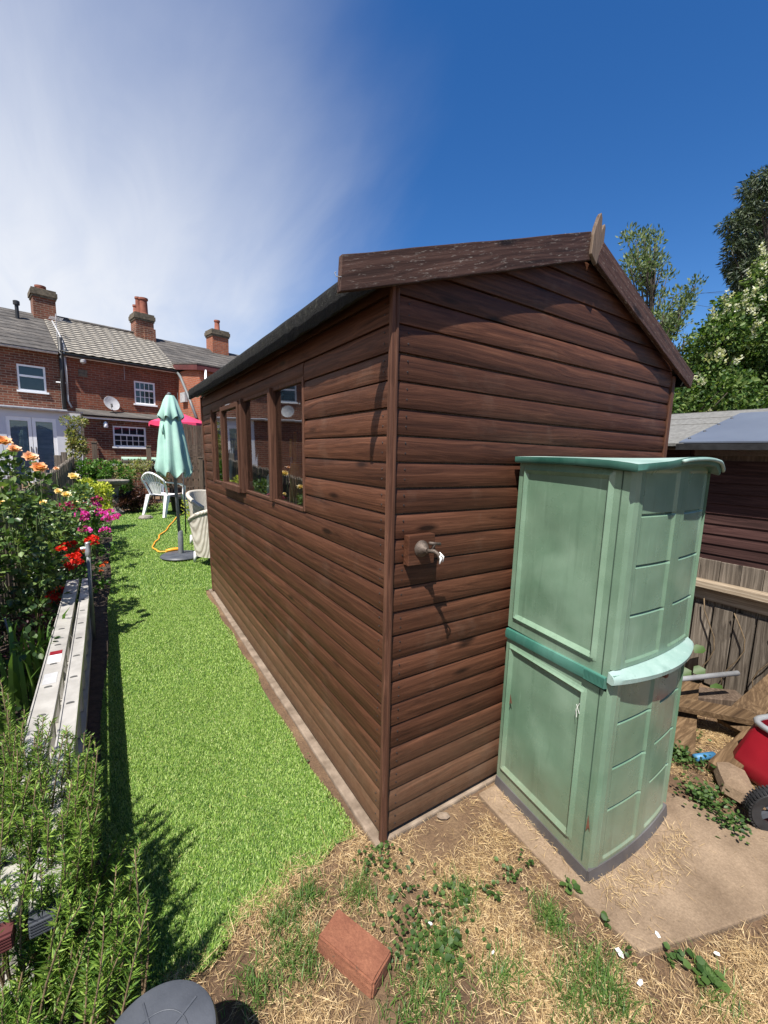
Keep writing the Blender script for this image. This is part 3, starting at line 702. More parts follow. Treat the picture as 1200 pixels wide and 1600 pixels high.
# thin wire hook at the barge end
MB().tube([(-0.25, -0.06, 2.075), (-0.275, -0.063, 2.07), (-0.279, -0.06, 2.08), (-0.27, -0.05, 2.088)], 0.0014, 6).build('wire_hook', M['galv'], shed)

# outdoor tap on a timber block
tap = empty('outdoor_tap', (0.104, -0.016, 1.2), 0, 'old outdoor tap on a square brown block on the shed gable', 'tap')
b = MB(); b.box(-0.062, 0.062, -0.030, 0.002, -0.055, 0.060); b.build('mounting_block', M['board_x'], tap, False, 0.003)
def yl(prof, cx, cz, n=20):
    b = MB(); b.lathe(prof, (0, 0, 0), n); b.v = [(cx+x, -zz+0.022, cz+y) for x, y, zz in b.v]; return b
yl([(0.032, 0.052), (0.032, 0.056), (0.026, 0.060), (0.022, 0.072), (0.014, 0.078), (0.009, 0.090)], -0.004, 0.008).build('tap_body', M['rust'], tap, 'auto')
b = MB(); b.tube([(-0.004, -0.072, 0.008), (0.006, -0.096, 0.010), (0.014, -0.110, 0.002), (0.016, -0.114, -0.022)], [0.008, 0.0075, 0.007, 0.006], 10); b.build('spout', M['rust'], tap, True)
b = MB(); b.tube([(0.004, -0.083, 0.01), (0.012, -0.086, 0.034), (0.014, -0.086, 0.036)], 0.006, 8); b.tube([(-0.012, -0.086, 0.04), (0.04, -0.086, 0.032)], 0.006, 8); b.build('tap_handle', M['rust'], tap, True)
b = MB(); b.tube([(0.012, -0.106, 0.006), (0.018, -0.120, -0.012), (0.012, -0.120, -0.032)], [0.004, 0.005, 0.003], 6); b.tube([(0.02, -0.106, 0.006), (0.032, -0.116, -0.008), (0.03, -0.116, -0.028)], [0.004, 0.004, 0.002], 6); b.build('rag_tie', M['paper'], tap, True)

# ---- things seen through the shed window
MB().box(0.03, 0.30, 0.4, 3.35, WZ0-0.09, WZ0-0.065).build('window_shelf', M['raw_wood'], shed)
SH = WZ0-0.064
o = MB().obox((0.10, 3.06, SH+0.2), (0.006, 0, 0.0), (0, 0.075, 0), (0.02, 0, 0.2)).build('leaning_board', M['pale_blue']); tag(o, 'small pale blue board leaning inside the farthest shed window', 'board')
o = MB().obox((0.14, 2.98, SH+0.27), (0.004, 0, 0.0), (0, 0.02, 0.004), (0.0, 0.02, 0.27)).build('wooden_stick', M['raw_wood']); tag(o, 'bare wooden stick standing inside the farthest shed window', 'stick')
b = MB(); b.lathe([(0.001, 0.0), (0.07, 0.01), (0.085, 0.04), (0.06, 0.085), (0.02, 0.10), (0.001, 0.102)], (0.15, 2.55, SH), 14, True, lambda a, i: 1+0.2*math.sin(3*a+i)); tag(b.build('crumpled_rag', M['paper'], None, True), 'crumpled white rag on the shelf behind the opening sash', 'rag')
b = MB(); b.lathe([(0.032, 0), (0.034, 0.02), (0.034, 0.17), (0.026, 0.20), (0.015, 0.21), (0.015, 0.23)], (0.12, 1.82, SH), 16); tag(b.build('white_bottle', M['white_plastic'], None, 'auto'), 'white plastic bottle behind the wide second shed window', 'bottle')
b = MB(); cc = [(0.12+0.02*math.sin(t*3), 1.95+0.09*math.cos(t), SH+0.10+0.085*math.sin(t)) for t in np.linspace(0, 12.5, 70)]; b.tube(cc, 0.005, 6); tag(b.build('coiled_wire', M['galv'], None, True), 'coil of grey wire standing behind the wide second shed window', 'wire')
b = MB(); b.lathe([(0.05, 0), (0.052, 0.01), (0.052, 0.26), (0.045, 0.28), (0.045, 0.3)], (0.14, 1.33, SH), 18); tag(b.build('amber_jar', M['amber'], None, 'auto'), 'tall amber jar behind the nearest shed window', 'jar')
t_ = empty('hand_trowel', (0.16, 1.50, SH+0.02), 0, 'yellow handled trowel standing behind the nearest shed window', 'trowel')
MB().tube([(0, 0, 0.32), (0, 0.004, 0.44)], [0.014, 0.012], 8).build('handle', M['amber'], t_, True)
MB().tube([(0.0, 0, 0.0), (0, 0, 0.2), (0, 0, 0.33)], [0.018, 0.012, 0.006], 8).build('blade', M['galv'], t_, True)
for i, (y, z, l_) in enumerate(((0.92, 0.015, 0.14), (0.98, 0.03, 0.10))):
    pass
o = MB().obox((0.10, 1.12, SH+0.03), (0.02, 0.01, 0), (-0.06, 0.11, 0.0), (0, 0, 0.03)).build('wood_offcut', M['raw_wood'], None, False, 0.002); tag(o, 'block of bare wood lying behind the nearest shed window', 'wood offcut')
b = MB(); b.lathe([(0.001, 0.0), (0.05, 0.008), (0.045, 0.03), (0.015, 0.04), (0.001, 0.04)], (0.07, 1.2, SH), 12, True, lambda a, i: 1+0.35*math.sin(2*a+i)); tag(b.build('paper_scrap', M['paper'], None, True), 'white paper scrap on the shelf behind the nearest shed window', 'paper')
o = MB().bar((0.2, 1.55, SH), (0.14, 1.38, SH+0.5), 0.02, 0.02).build('tool_shaft', M['amber']); tag(o, 'slanting orange tool shaft behind the nearest shed window', 'tool')

# ================================================================== GREEN CABINET
BLc = np.array([0.62, -0.045, 0.0]); FLc = np.array([0.552, -0.548, 0.0]); FRc = np.array([1.145, -0.555, 0.0]); BRc = np.array([1.14, -0.045, 0.0])
cab = empty('storage_cabinet', (0.86, -0.30, 0.0), 0, 'tall sage green plastic storage cabinet against the shed gable', 'cabinet')
OFF = np.array([0.86, -0.30, 0.0])
sv = FLc-BLc; sn = np.array([sv[1], -sv[0], 0]); sn /= np.linalg.norm(sn)
fv = FRc-FLc; fn = np.array([fv[1], -fv[0], 0]); fn /= np.linalg.norm(fn)
lean = np.array([0.006, 0.002, 0])
def sideP(a, z, o=0): return BLc+sv*a+sn*o+lean*z+np.array([0, 0, z])-OFF
def frontP(b, z, o=0): return FLc+fv*b+fn*(o+0.022*(1-(2*b-1)**2))+lean*z+np.array([0, 0, z])-OFF
def step(x, a, w): return max(0.0, min(1.0, (x-a)/w))
def ridge(x, c, w): return max(0.0, 1-abs(x-c)/w)
def grid(name, us, vs_, fn_, mat, parent=cab, smooth='auto'):
    V = [fn_(u, v) for v in vs_ for u in us]; n = len(us)
    F = [(j*n+i, j*n+i+1, (j+1)*n+i+1, (j+1)*n+i) for j in range(len(vs_)-1) for i in range(n-1)]
    b = MB(); b.add(V, F); o = b.build(name, mat, parent, True, fix=False); o.data.set_sharp_from_angle(angle=R(14)); return o
def panel(name, z0, z1, a0, a1, p0, p1):
    us = sorted(set(list(np.linspace(0, 1, 24))+[a0-0.03, a0-0.012, a0, a0+0.012, a0+0.025, a1-0.025, a1-0.012, a1, a1+0.012, a1+0.03]))
    us = [u for u in us if 0 <= u <= 1]
    vs_ = sorted(set(list(np.linspace(z0, z1, 18))+[p0-0.018, p0-0.008, p0, p0+0.008, p0+0.016, p1-0.016, p1-0.008, p1, p1+0.008, p1+0.018]))
    def fn_(a, z):
        e = min((a-a0)*0.51, (a1-a)*0.51, z-p0, p1-z)
        d = 0.010*ridge(e, 0.0, 0.013)-0.005*step(e, 0.006, 0.008)+0.009*max(0, math.sin(math.pi*step(e, 0.01, 0.25)/2))*step(e, 0.02, 0.2)
        d -= 0.02*math.exp(-((a-0.45)/0.2)**2-((z-(p0+p1)/2-0.05)/0.13)**2)*step(e, 0.02, 0.05)*0.55
        return sideP(a, z, d)
    return grid(name, us, vs_, fn_, M['cab'])
panel('side_panel', 0.795, 1.548, 0.075, 0.86, 0.85, 1.508)
panel('side_panel', 0.042, 0.752, 0.06, 0.815, 0.105, 0.705)
# front doors
def door(name, b0, b1, z0, z1, c0, c1, grooves):
    us = sorted(set([u for u in list(np.linspace(b0, b1, 16))+[c0-0.025, c0-0.012, c0, c0+0.012, c1-0.012, c1, c1+0.012, c1+0.025] if b0 <= u <= b1]))
    zz = list(np.linspace(z0, z1, 14))
    for g in grooves: zz += [g-0.014, g-0.0105, g-0.003, g+0.001, g+0.0025]
    zz += [z0+0.016, z0+0.024, z1-0.02, z1-0.03]
    def fn_(b, z):
        ins = step(b, c0-0.012, 0.02)*step(-b, -c1-0.012, 0.02)
        d = -0.007*ins*step(z, z0+0.016, 0.01)*step(-z, -(z1-0.02), 0.01)
        if c0 <= b <= c1:
            for g in grooves:
                if g-0.0105 <= z <= g+0.001: d -= 0.009*(1 if z > g-0.004 else (z-(g-0.0105))/0.0075)
                elif z < g-0.0105: d += 0.0
        if b < 0.1: d += 0.004*ridge(b, 0.075, 0.02)-0.012*max(0, 1-b/0.04)
        if b > 0.93: d -= 0.014*(b-0.93)/0.07
        return frontP(b, z, d)
    return grid(name, us, sorted(set(zz)), fn_, M['cab'])
for (z0, z1, gs) in ((0.83, 1.548, (1.377, 1.198, 1.02)), (0.042, 0.786, (0.612, 0.433, 0.262))):
    door('door', 0.012, 0.545, z0, z1, 0.135, 0.475, gs)
    door('door', 0.546, 1.0, z0, z1, 0.61, 0.93, gs)
# carcass behind, the rest of the box
cb_ = MB()
cb_.prism([BLc+np.array([0.026, 0, 0])-OFF, FLc+np.array([0.030, 0.020, 0])-OFF, FLc+fv*0.5+fn*0.012-OFF, FRc+np.array([-0.008, 0.016, 0])-OFF, BRc-OFF], (lean[0]*1.544, lean[1]*1.544, 1.544)); cb_.build('carcass', M['groove'], cab)
grid('side_panel', [0, 1], [0.05, 1.548], lambda a, z: FRc+(BRc-FRc)*a+lean*z+np.array([0.0, 0, z])-OFF, M['cab'])
# seam on the left side near the front corner
sm = MB(); sm.add([sideP(0.94, 0.06, 0.0012), sideP(0.949, 0.06, 0.0012), sideP(0.949, 1.544, 0.0012), sideP(0.94, 1.544, 0.0012)], [(0, 1, 2, 3)]); sm.build('seam', M['groove'], cab, fix=False)
# dark green waist band on the side, ribbed at the corner
def strip(fnc, us, prof):
    n = len(prof); V = [fnc(u, z, o) for u in us for z, o in prof]
    F = [(i*n+j, i*n+(j+1) % n, (i+1)*n+(j+1) % n, (i+1)*n+j) for i in range(len(us)-1) for j in range(n)]
    F += [tuple(range(n-1, -1, -1)), tuple((len(us)-1)*n+j for j in range(n))]
    b = MB(); b.add(V, F); return b
bandz = lambda a, z: z+0.02*(a-0.5)
strip(lambda u, z, o: sideP(u, bandz(u, z), o), list(np.linspace(0.0, 0.985, 12)), [(0.752, -0.006), (0.754, 0.010), (0.775, 0.014), (0.795, 0.010), (0.797, -0.006)]).build('waist_band', M['cab_dark'], cab, 'auto')
rb = MB()
for i in range(16):
    a = 0.83+0.0105*i
    if a < 0.99: rb.obox(sideP(a, bandz(a, 0.776), 0.014), sv*0.0028, sn*0.003, np.array([0, 0, 0.019]))
for i in range(7):
    a = 0.008+0.012*i
    rb.obox(frontP(a, 0.80, 0.012), fv*0.004, fn*0.003, np.array([0, 0, 0.019]))
tag(rb.build('grip_ribs', M['cab_dark'], cab), kind='stuff')
# front ledge, bleached
strip(lambda u, z, o: frontP(u, z, o*(0.30+0.85*math.sin(math.pi*min(1, max(0, u*0.93+0.03)))**0.8)), list(np.linspace(-0.005, 1.0, 26)), [(0.790, -0.01), (0.786, 0.030), (0.789, 0.046), (0.806, 0.049), (0.816, 0.036), (0.829, -0.006)]).build('front_ledge', M['cab_pale'], cab, 'auto')
# catch hanging below the ledge
b = MB(); b.obox(frontP(0.565, 0.755, 0.012), fv*0.018, fn*0.01, (0, 0, 0.018)); b.build('door_catch', M['tear'], cab, False, 0.003)
# lid: flat at the back, arched wavy front edge
def lidtop(u, v):     # u across, v back(0)-front(1)
    x = -0.052+1.10*u
    base = np.array([BLc[0]-0.025+(BRc[0]+0.045-BLc[0]+0.025)*u, BLc[1]+0.01, 0])*(1-v)+np.array([FLc[0]-0.035+(FRc[0]+0.05-FLc[0])*u, FLc[1]-0.035, 0])*v
    base[1] -= 0.045*math.sin(math.pi*u)**0.8*v*v
    z = 1.563+0.006*math.sin(math.pi*u)*(1-0.3*v)
    z += v**5*(0.012*math.sin(math.pi*min(1, max(0, (u-0.22)/0.72)))-0.016*max(0, 1-u/0.35)-0.026*max(0, (u-0.80)/0.20)**1.5)
    return base+np.array([0, 0, z])+lean*1.57-OFF
nu, nv = 30, 16
V = [lidtop(i/nu, j/nv) for j in range(nv+1) for i in range(nu+1)]
F = [(j*(nu+1)+i, j*(nu+1)+i+1, (j+1)*(nu+1)+i+1, (j+1)*(nu+1)+i) for j in range(nv) for i in range(nu)]
lb = MB(); lb.add(V, F)
ring = [(i, 0) for i in range(nu)]+[(nu, j) for j in range(nv)]+[(i, nv) for i in range(nu, 0, -1)]+[(0, j) for j in range(nv, 0, -1)]
lid = lb.build('lid', M['cab_pale'], cab, True, fix=False)
rim = MB(); P1 = [lidtop(i/nu, j/nv) for i, j in ring]; n = len(P1)
rim.add([p-np.array([0, 0, 0.0005]) for p in P1]+[p-np.array([0, 0, 0.020]) for p in P1]+[p*np.array([0.985, 0.985, 1])-np.array([0, 0, 0.026]) for p in P1],
        [(i, (i+1) % n, n+(i+1) % n, n+i) for i in range(n)]+[(n+i, n+(i+1) % n, 2*n+(i+1) % n, 2*n+i) for i in range(n)]+[tuple(range(3*n-1, 2*n-1, -1))])
rim.build('lid_rim', M['cab_dark'], cab, 'auto')
fr_ = MB()
fr = [i for i in range(nu+1)]
rp = [lidtop(i/nu, 1) for i in fr]
fr_.tube([p+np.array([0.002, -0.006, -0.008]) for p in rp[9:]], 0.0065, 8); fr_.build('lid_lip', M['cab_pale'], cab, True)
# grey base skirt
strip(lambda u, z, o: sideP(u, z, o), [0.0, 1.0], [(0.0, -0.01), (0.0, 0.010), (0.043, 0.004), (0.045, -0.01)]).build('base_skirt', M['cab_base'], cab)
strip(lambda u, z, o: frontP(u, z, o), list(np.linspace(0.0, 1.0, 14)), [(0.0, -0.01), (0.0, 0.012), (0.043, 0.004), (0.045, -0.01)]).build('base_skirt', M['cab_base'], cab)
# scraps of brown tape
for pts in ([(0.965, 0.265), (0.99, 0.20), (0.975, 0.215), (0.955, 0.19)], [(0.12, 0.50), (0.15, 0.455), (0.13, 0.46), (0.115, 0.44)]):
    b = MB(); b.add([sideP(a, z, 0.012 if a < 0.5 else 0.004) for a, z in pts], [(0, 1, 2, 3)]); b.build('torn_sticker', M['tear'], cab, fix=False)
b = MB(); b.tube([sideP(0.815, 0.66, 0.012), sideP(0.79, 0.63, 0.012), sideP(0.80, 0.60, 0.012)], 0.0009, 5); b.tube([sideP(0.79, 0.65, 0.012), sideP(0.82, 0.62, 0.012)], 0.0008, 5); b.build('paint_mark', M['paper'], cab)

# ================================================================== HOUSES
HO = np.array([-3.086, 15.788, 0.0]); HRZ = math.atan2(0.214, 0.977)
HB = 0.40      # ground level at the houses
def wallholes(mb, s0, s1, z0, z1, holes, y, rev=0.09):
    """front wall face at local y with rectangular holes and reveals going back"""
    X = sorted(set([s0, s1]+[h[i] for h in holes for i in (0, 1)])); Z = sorted(set([z0, z1]+[h[i] for h in holes for i in (2, 3)]))
    for i in range(len(X)-1):
        for j in range(len(Z)-1):
            cx, cz = (X[i]+X[i+1])/2, (Z[j]+Z[j+1])/2
            if any(h[0] < cx < h[1] and h[2] < cz < h[3] for h in holes): continue
            mb.add([(X[i], y, Z[j]), (X[i+1], y, Z[j]), (X[i+1], y, Z[j+1]), (X[i], y, Z[j+1])], [(0, 1, 2, 3)])
    for a, b, c, d in [h[:4] for h in holes]:
        mb.add([(a, y, c), (b, y, c), (b, y, d), (a, y, d), (a, y+rev, c), (b, y+rev, c), (b, y+rev, d), (a, y+rev, d)], [(0, 4, 5, 1), (1, 5, 6, 2), (2, 6, 7, 3), (3, 7, 4, 0)])
def hwindow(par, r, y, cols=1, rows=1, top=0.0, topcols=0, sill=True, arch=0.0, mat=None, inner='dark_room', fw=0.05):
    """white window: outer frame, transom, glazing bars; panes and backing as sub-parts"""
    a, b, c, d = r; m = MB(); yf = y+0.02
    m.box(a, a+fw, yf, yf+0.06, c, d); m.box(b-fw, b, yf, yf+0.06, c, d); m.box(a+fw, b-fw, yf, yf+0.06, c, c+fw); m.box(a+fw, b-fw, yf, yf+0.06, d-fw, d)
    tz = d-top if top else d-fw
    if top: m.box(a+fw, b-fw, yf-0.008, yf+0.06, tz-0.06, tz)
    lo, hi = c+fw, (tz-0.06 if top else d-fw)
    for i in range(1, cols): x = a+fw+(b-a-2*fw)*i/cols; m.box(x-0.009, x+0.009, yf+0.012, yf+0.03, lo, hi)
    for j in range(1, rows): z = lo+(hi-lo)*j/rows; m.box(a+fw, b-fw, yf+0.013, yf+0.029, z-0.009, z+0.009)
    for i in range(1, topcols): x = a+fw+(b-a-2*fw)*i/topcols; m.box(x-0.009, x+0.009, yf+0.012, yf+0.03, tz, d-fw)
    if arch:      # brick arch filled with white head
        P = [(a+(b-a)*t, y+0.01, d+arch*math.sin(math.pi*t)-0.004) for t in np.linspace(0, 1, 11)]
        m.prism([(a, y+0.01, d-fw)]+P+[(b, y+0.01, d-fw)], (0, 0.03, 0))
    if sill: m.box(a-0.04, b+0.05, y-0.05, y+0.05, c-0.05, c+0.004)
    w_ = m.build('window', mat or M['upvc'], par)
    m = MB(); m.add([(a+fw, yf+0.022, c+fw), (b-fw, yf+0.022, c+fw), (b-fw, yf+0.022, d-fw), (a+fw, yf+0.022, d-fw)], [(0, 1, 2, 3)]); m.build('pane', M['house_glass'], w_, fix=False)
    m = MB(); m.add([(a, yf+0.065, c), (b, yf+0.065, c), (b, yf+0.065, d), (a, yf+0.065, d)], [(0, 1, 2, 3)]); m.build('dark_room_sheet', M[inner], w_, fix=False)  # flat dark sheet standing in for the unlit room behind the glass
    return w_
EZ, RZ, RD = 4.45, 6.22, 3.0       # eave, ridge, ridge depth
def slate_roof(par, s0, s1, mat, over=0.16):
    m = MB(); sl = (RZ-EZ)/RD
    n = 12
    V = []
    for j in range(n):
        t0, t1 = j/n, (j+1)/n
        for t, up in ((t0, 0.022), (t1+0.006, 0.006)):
            y = -over+(RD+over)*t; z = EZ+0.03+(RZ-EZ-0.03)*t+up
            V += [(s0, y, z), (s1, y, z)]
    for j in range(n):
        b = j*4; m.add([V[b], V[b+1], V[b+3], V[b+2]], [(0, 1, 2, 3)])
        if True: m.add([V[b], V[b+1], (V[b+1][0], V[b+1][1], V[b+1][2]-0.02), (V[b][0], V[b][1], V[b][2]-0.02)], [(0, 3, 2, 1)])
    m.add([(s0, RD, RZ), (s1, RD, RZ), (s1, 2*RD, EZ), (s0, 2*RD, EZ)], [(0, 1, 2, 3)])
    m.add([(s0, -over, EZ), (s1, -over, EZ), (s1, RD, RZ-0.02), (s0, RD, RZ-0.02)], [(0, 1, 2, 3)])
    return m.build('roof', mat, par, fix=False)
def pantile_roof(par, s0, s1, over=0.16):
    m = MB(); nr = 16; nc = int((s1-s0)/0.27)*6; V = []; F = []
    for j in range(nr):
        for e in (0, 1):
            t = (j+e*1.03)/nr; y = -over+(RD+over)*t; z = EZ+0.03+(RZ-EZ-0.03)*t+(0.045 if e == 0 else 0.004)
            V += [(s0+(s1-s0)*i/nc, y, z+0.022*(math.sin(2*math.pi*i/6)*0.5+0.5)**1.0) for i in range(nc+1)]
    k2 = nc+1
    for j in range(nr):
        b = 2*j*k2
        F += [(b+i, b+i+1, b+k2+i+1, b+k2+i) for i in range(nc)]
        if j: F += [(b-k2+i, b-k2+i+1, b+i+1, b+i) for i in range(nc)]
    m.add(V, F)
    m.add([(s0, RD, RZ), (s1, RD, RZ), (s1, 2*RD, EZ), (s0, 2*RD, EZ)], [(0, 1, 2, 3)])
    m.add([(s0, -over, EZ), (s1, -over, EZ), (s1, RD, RZ-0.02), (s0, RD, RZ-0.02)], [(0, 1, 2, 3)])
    return m.build('roof', M['pantile'], par, fix=False)
def chimney(par, s0, s1, z1, pots, mat, y0=2.6, y1=3.3, step_=False):
    m = MB(); m.box(s0, s1, y0, y1, RZ-0.6, z1-0.28)
    if step_: m.box(s0+0.28, s1+0.03, y0-0.12, y0+0.01, RZ-0.5, z1-0.55)
    c = m.build('chimney', mat, par)
    m = MB()
    for i, e in enumerate((0.03, 0.06, 0.06, 0.03)): m.box(s0-e, s1+e, y0-e, y1+e, z1-0.28+0.075*i+0.001*i, z1-0.205+0.075*i)
    o_ = m.build('chimney_cap', M['cap_stone'], par)
    for (x, y, r0, h) in pots:
        m = MB(); m.lathe([(r0*1.15, 0), (r0*1.15, 0.05), (r0, 0.07), (r0*0.9, h-0.08), (r0*1.12, h-0.07), (r0*1.12, h), (r0*0.8, h), (r0*0.8, h-0.1)], (x, y, z1+0.02), 16)
        m.build('chimney_pot', M['pot'], par, 'auto')
def gutter(par, s0, s1, y, z, mat, r=0.055):
    m = MB(); n = 8
    pr = [(y+r*math.cos(a), z+r*math.sin(a)) for a in np.linspace(math.pi, 2*math.pi, n)]
    m.prism([(s0, p, q) for p, q in pr], (s1-s0, 0, 0)); return m.build('gutter', mat, par)

# ---- left house: dark brick, slate roof, white rear annex
h1 = empty('brick_house', tuple(HO), HRZ, 'dark brick cottage with slate roof at the left edge, white annex in front', 'house')
m = MB(); wr = (-0.2, 0.48, 3.20, 3.98); wr2 = (-2.72, -1.85, 3.40, 4.22); wr3 = (-9.6, -8.7, 3.1, 4.0)
wallholes(m, -13, 0.84, HB-0.3, EZ, [wr, wr2, wr3], 0.0)
m.add([(-13, 0.0, HB-0.3), (-13, 6, HB-0.3), (-13, 6, EZ), (-13, 3, RZ), (-13, 0, EZ)], [(0, 1, 2, 3, 4)])
m.build('wall', M['brick_dark'], h1, fix=False)
for q in (wr, wr2, wr3):
    hwindow(h1, q, 0.0, top=0.30, arch=0.05, inner='dark_room')
    m = MB()
    for i in range(14):
        t = (i+0.5)/14; x = q[0]-0.05+(q[1]-q[0]+0.1)*t; m.obox((x, -0.004, q[3]+0.13+0.05*math.sin(math.pi*t)), (0.024, 0, 0), (0, 0.008, 0), (0.012*(t-0.5)*2, 0, 0.075))
    m.build('brick_arch', M['brick_dark'], h1)
slate_roof(h1, -13, 0.84, M['slate'])
gutter(h1, -13, 0.8, -0.2, EZ+0.0, M['lead'])
m = MB(); m.tube([(0.1, 2.2, 5.5), (0.1, 2.2, 6.25)], 0.055, 10); m.lathe([(0.09, 0), (0.09, 0.12), (0.05, 0.14)], (0.1, 2.2, 6.22), 12); m.build('vent_pipe', M['black'], h1)
m = MB(); m.box(-0.15, 0.45, 1.95, 2.4, 5.62, 5.66); m.build('lead_flashing', M['lead'], h1)
m = MB(); m.lathe([(0.001, 0.0), (0.08, 0.004), (0.16, 0.018), (0.25, 0.048), (0.255, 0.05), (0.25, 0.054), (0.16, 0.024), (0.001, 0.006)], (0, 0, 0), 24)
rot = Matrix.Rotation(R(18), 3, 'Z') @ Matrix.Rotation(R(68), 3, 'X'); m.v = [tuple(rot @ Vector(v)+Vector((-2.3, -0.35, 2.98))) for v in m.v]; m.build('satellite_dish', M['lead'], h1, 'auto')
chimney(h1, 0.58, 1.22, 7.02, [(0.85, 2.9, 0.15, 0.16)], M['brick_dark'])
m = MB(); m.box(-13, 0.84, -0.9, -0.02, 2.60, 2.66); m.build('annex_roof', M['lead'], h1)
ann = (-0.60, 0.55, HB, 2.36); ann2 = (-6.2, -4.4, 1.25, 2.3)
m = MB(); wallholes(m, -0.95, 1.18, HB-0.3, 2.60, [ann], -0.8, 0.08); m.add([(-0.95, 0, HB-0.3), (-0.95, -0.8, HB-0.3), (-0.95, -0.8, 2.6), (-0.95, 0, 2.6)], [(0, 1, 2, 3)]); m.add([(1.18, -0.8, HB-0.3), (1.18, 0, HB-0.3), (1.18, 0, 2.6), (1.18, -0.8, 2.6)], [(0, 1, 2, 3)]); m.build('annex_wall', M['white_paint'], h1, fix=False)
gutter(h1, -13, 1.22, -0.92, 2.62, M['lead'])
m = MB(); wallholes(m, -13, -0.955, HB-0.3, 2.60, [ann2], -0.8); m.build('annex_wall', M['brick_dark'], h1, fix=False); hwindow(h1, ann2, -0.8, 2, 1, 0.3)
# french doors
for (a, b) in ((-0.60, -0.03), (-0.02, 0.55)):
    m = MB(); f_ = 0.085
    m.box(a, a+f_, -0.79, -0.73, HB, 2.36); m.box(b-f_, b, -0.79, -0.73, HB, 2.36); m.box(a+f_, b-f_, -0.79, -0.73, 2.25, 2.36); m.box(a+f_, b-f_, -0.79, -0.73, HB, HB+0.2)
    d_ = m.build('french_door', M['upvc'], h1)
    m = MB(); m.add([(a+f_, -0.76, HB+0.2), (b-f_, -0.76, HB+0.2), (b-f_, -0.76, 2.25), (a+f_, -0.76, 2.25)], [(0, 1, 2, 3)]); m.build('pane', M['house_glass'], d_, fix=False)
    m = MB(); m.add([(a, -0.72, HB), (b, -0.72, HB), (b, -0.72, 2.36), (a, -0.72, 2.36)], [(0, 1, 2, 3)]); m.build('curtain', M['curtain'], d_, fix=False)
    m = MB(); m.tube([(b-0.05 if a < -0.3 else a+0.05, -0.81, 1.3), (b-0.05 if a < -0.3 else a+0.05, -0.81, 1.5)], 0.012, 6); m.build('handle', M['black'], d_)

# ---- middle house: red brick, pantiles, ground floor extension
h2 = empty('brick_house', tuple(HO), HRZ, 'red brick cottage with pale pantile roof and satellite dish, middle of the row', 'house')
m = MB(); w2 = (2.94, 3.62, 3.13, 3.93); wl = (2.04, 3.03, 1.58, 2.27)
wallholes(m, 0.843, 4.40, HB-0.3, EZ, [w2], 0.0); m.build('wall', M['brick_red'], h2, fix=False)
hwindow(h2, w2, 0.0, 4, 2, 0.27, 4, arch=0.07)
m = MB(); wallholes(m, 1.19, 5.2, HB-0.3, 2.50, [wl], -0.8); m.add([(1.19, 0, HB-0.3), (1.19, -0.8, HB-0.3), (1.19, -0.8, 2.5), (1.19, 0, 2.5)], [(0, 1, 2, 3)]); m.build('extension_wall', M['brick_dark'], h2, fix=False)
hwindow(h2, wl, -0.8, 5, 2, 0.26, 4)
m = MB()
for i in range(17):
    x = 1.98+0.066*i; m.box(x, x+0.058, -0.812, -0.79, 2.30, 2.45)
m.build('brick_lintel', M['brick_dark'], h2)
m = MB(); m.add([(1.19, -0.95, 2.56), (5.2, -0.95, 2.56), (5.2, 0.0, 2.80), (1.19, 0.0, 2.80), (1.19, -0.95, 2.5), (5.2, -0.95, 2.5), (5.2, 0.0, 2.7), (1.19, 0, 2.7)], [(0, 1, 2, 3), (7, 6, 5, 4), (0, 4, 5, 1), (0, 3, 7, 4)]); m.build('extension_roof', M['slate'], h2, fix=False)
m = MB(); m.box(1.19, 5.2, -0.94, -0.9, 2.44, 2.52); m.build('fascia', M['upvc'], h2)
gutter(h2, 1.19, 5.2, -0.99, 2.56, M['black'])
pantile_roof(h2, 0.845, 4.39)
m = MB(); m.box(1.0, 4.40, -0.13, -0.1, EZ-0.07, EZ+0.02); m.build('fascia', M['upvc'], h2)
gutter(h2, 0.9, 4.42, -0.2, EZ+0.0, M['black'])
m = MB(); m.tube([(s, 3.0, RZ+0.03) for s in np.linspace(0.85, 4.4, 3)], 0.075, 8); m.build('ridge_tiles', M['slate'], h2, True)
chimney(h2, 3.78, 4.45, 7.0, [(4.17, 2.85, 0.155, 0.66), (3.95, 3.15, 0.10, 0.40), (4.05, 3.1, 0.12, 0.72)], M['brick_dark'], step_=True)
m = MB(); m.tube([(0.89, -0.09, 4.95), (0.89, -0.09, 2.7)], 0.06, 10); m.build('soil_pipe', M['black'], h2, True)
m = MB(); m.tube([(1.0, -0.06, 4.4), (1.0, -0.06, 3.0), (1.08, -0.1, 2.8)], 0.03, 8); m.tube([(0.9, 1.2, 5.7), (1.0, 0.7, 5.2), (0.97, -0.1, 4.75), (1.0, -0.08, 3.2)], 0.022, 6); m.build('downpipe', M['lead'], h2, True)
m = MB(); m.tube([(0.72, -0.05, 3.56), (1.0, -0.07, 3.56)], 0.02, 6); m.build('waste_pipe', M['upvc'], h2, True)
m = MB(); m.tube([(0.98, 1.0, 5.0), (0.98, 1.0, 5.9)], 0.015, 6)
for i in range(6): m.tube([(0.8, 0.8+0.08*i, 5.75), (1.16, 0.8+0.08*i, 5.75)], 0.006, 5)
m.tube([(0.98, 0.7, 5.75), (0.98, 1.3, 5.75)], 0.009, 5); m.build('television_aerial', M['lead'], h2)
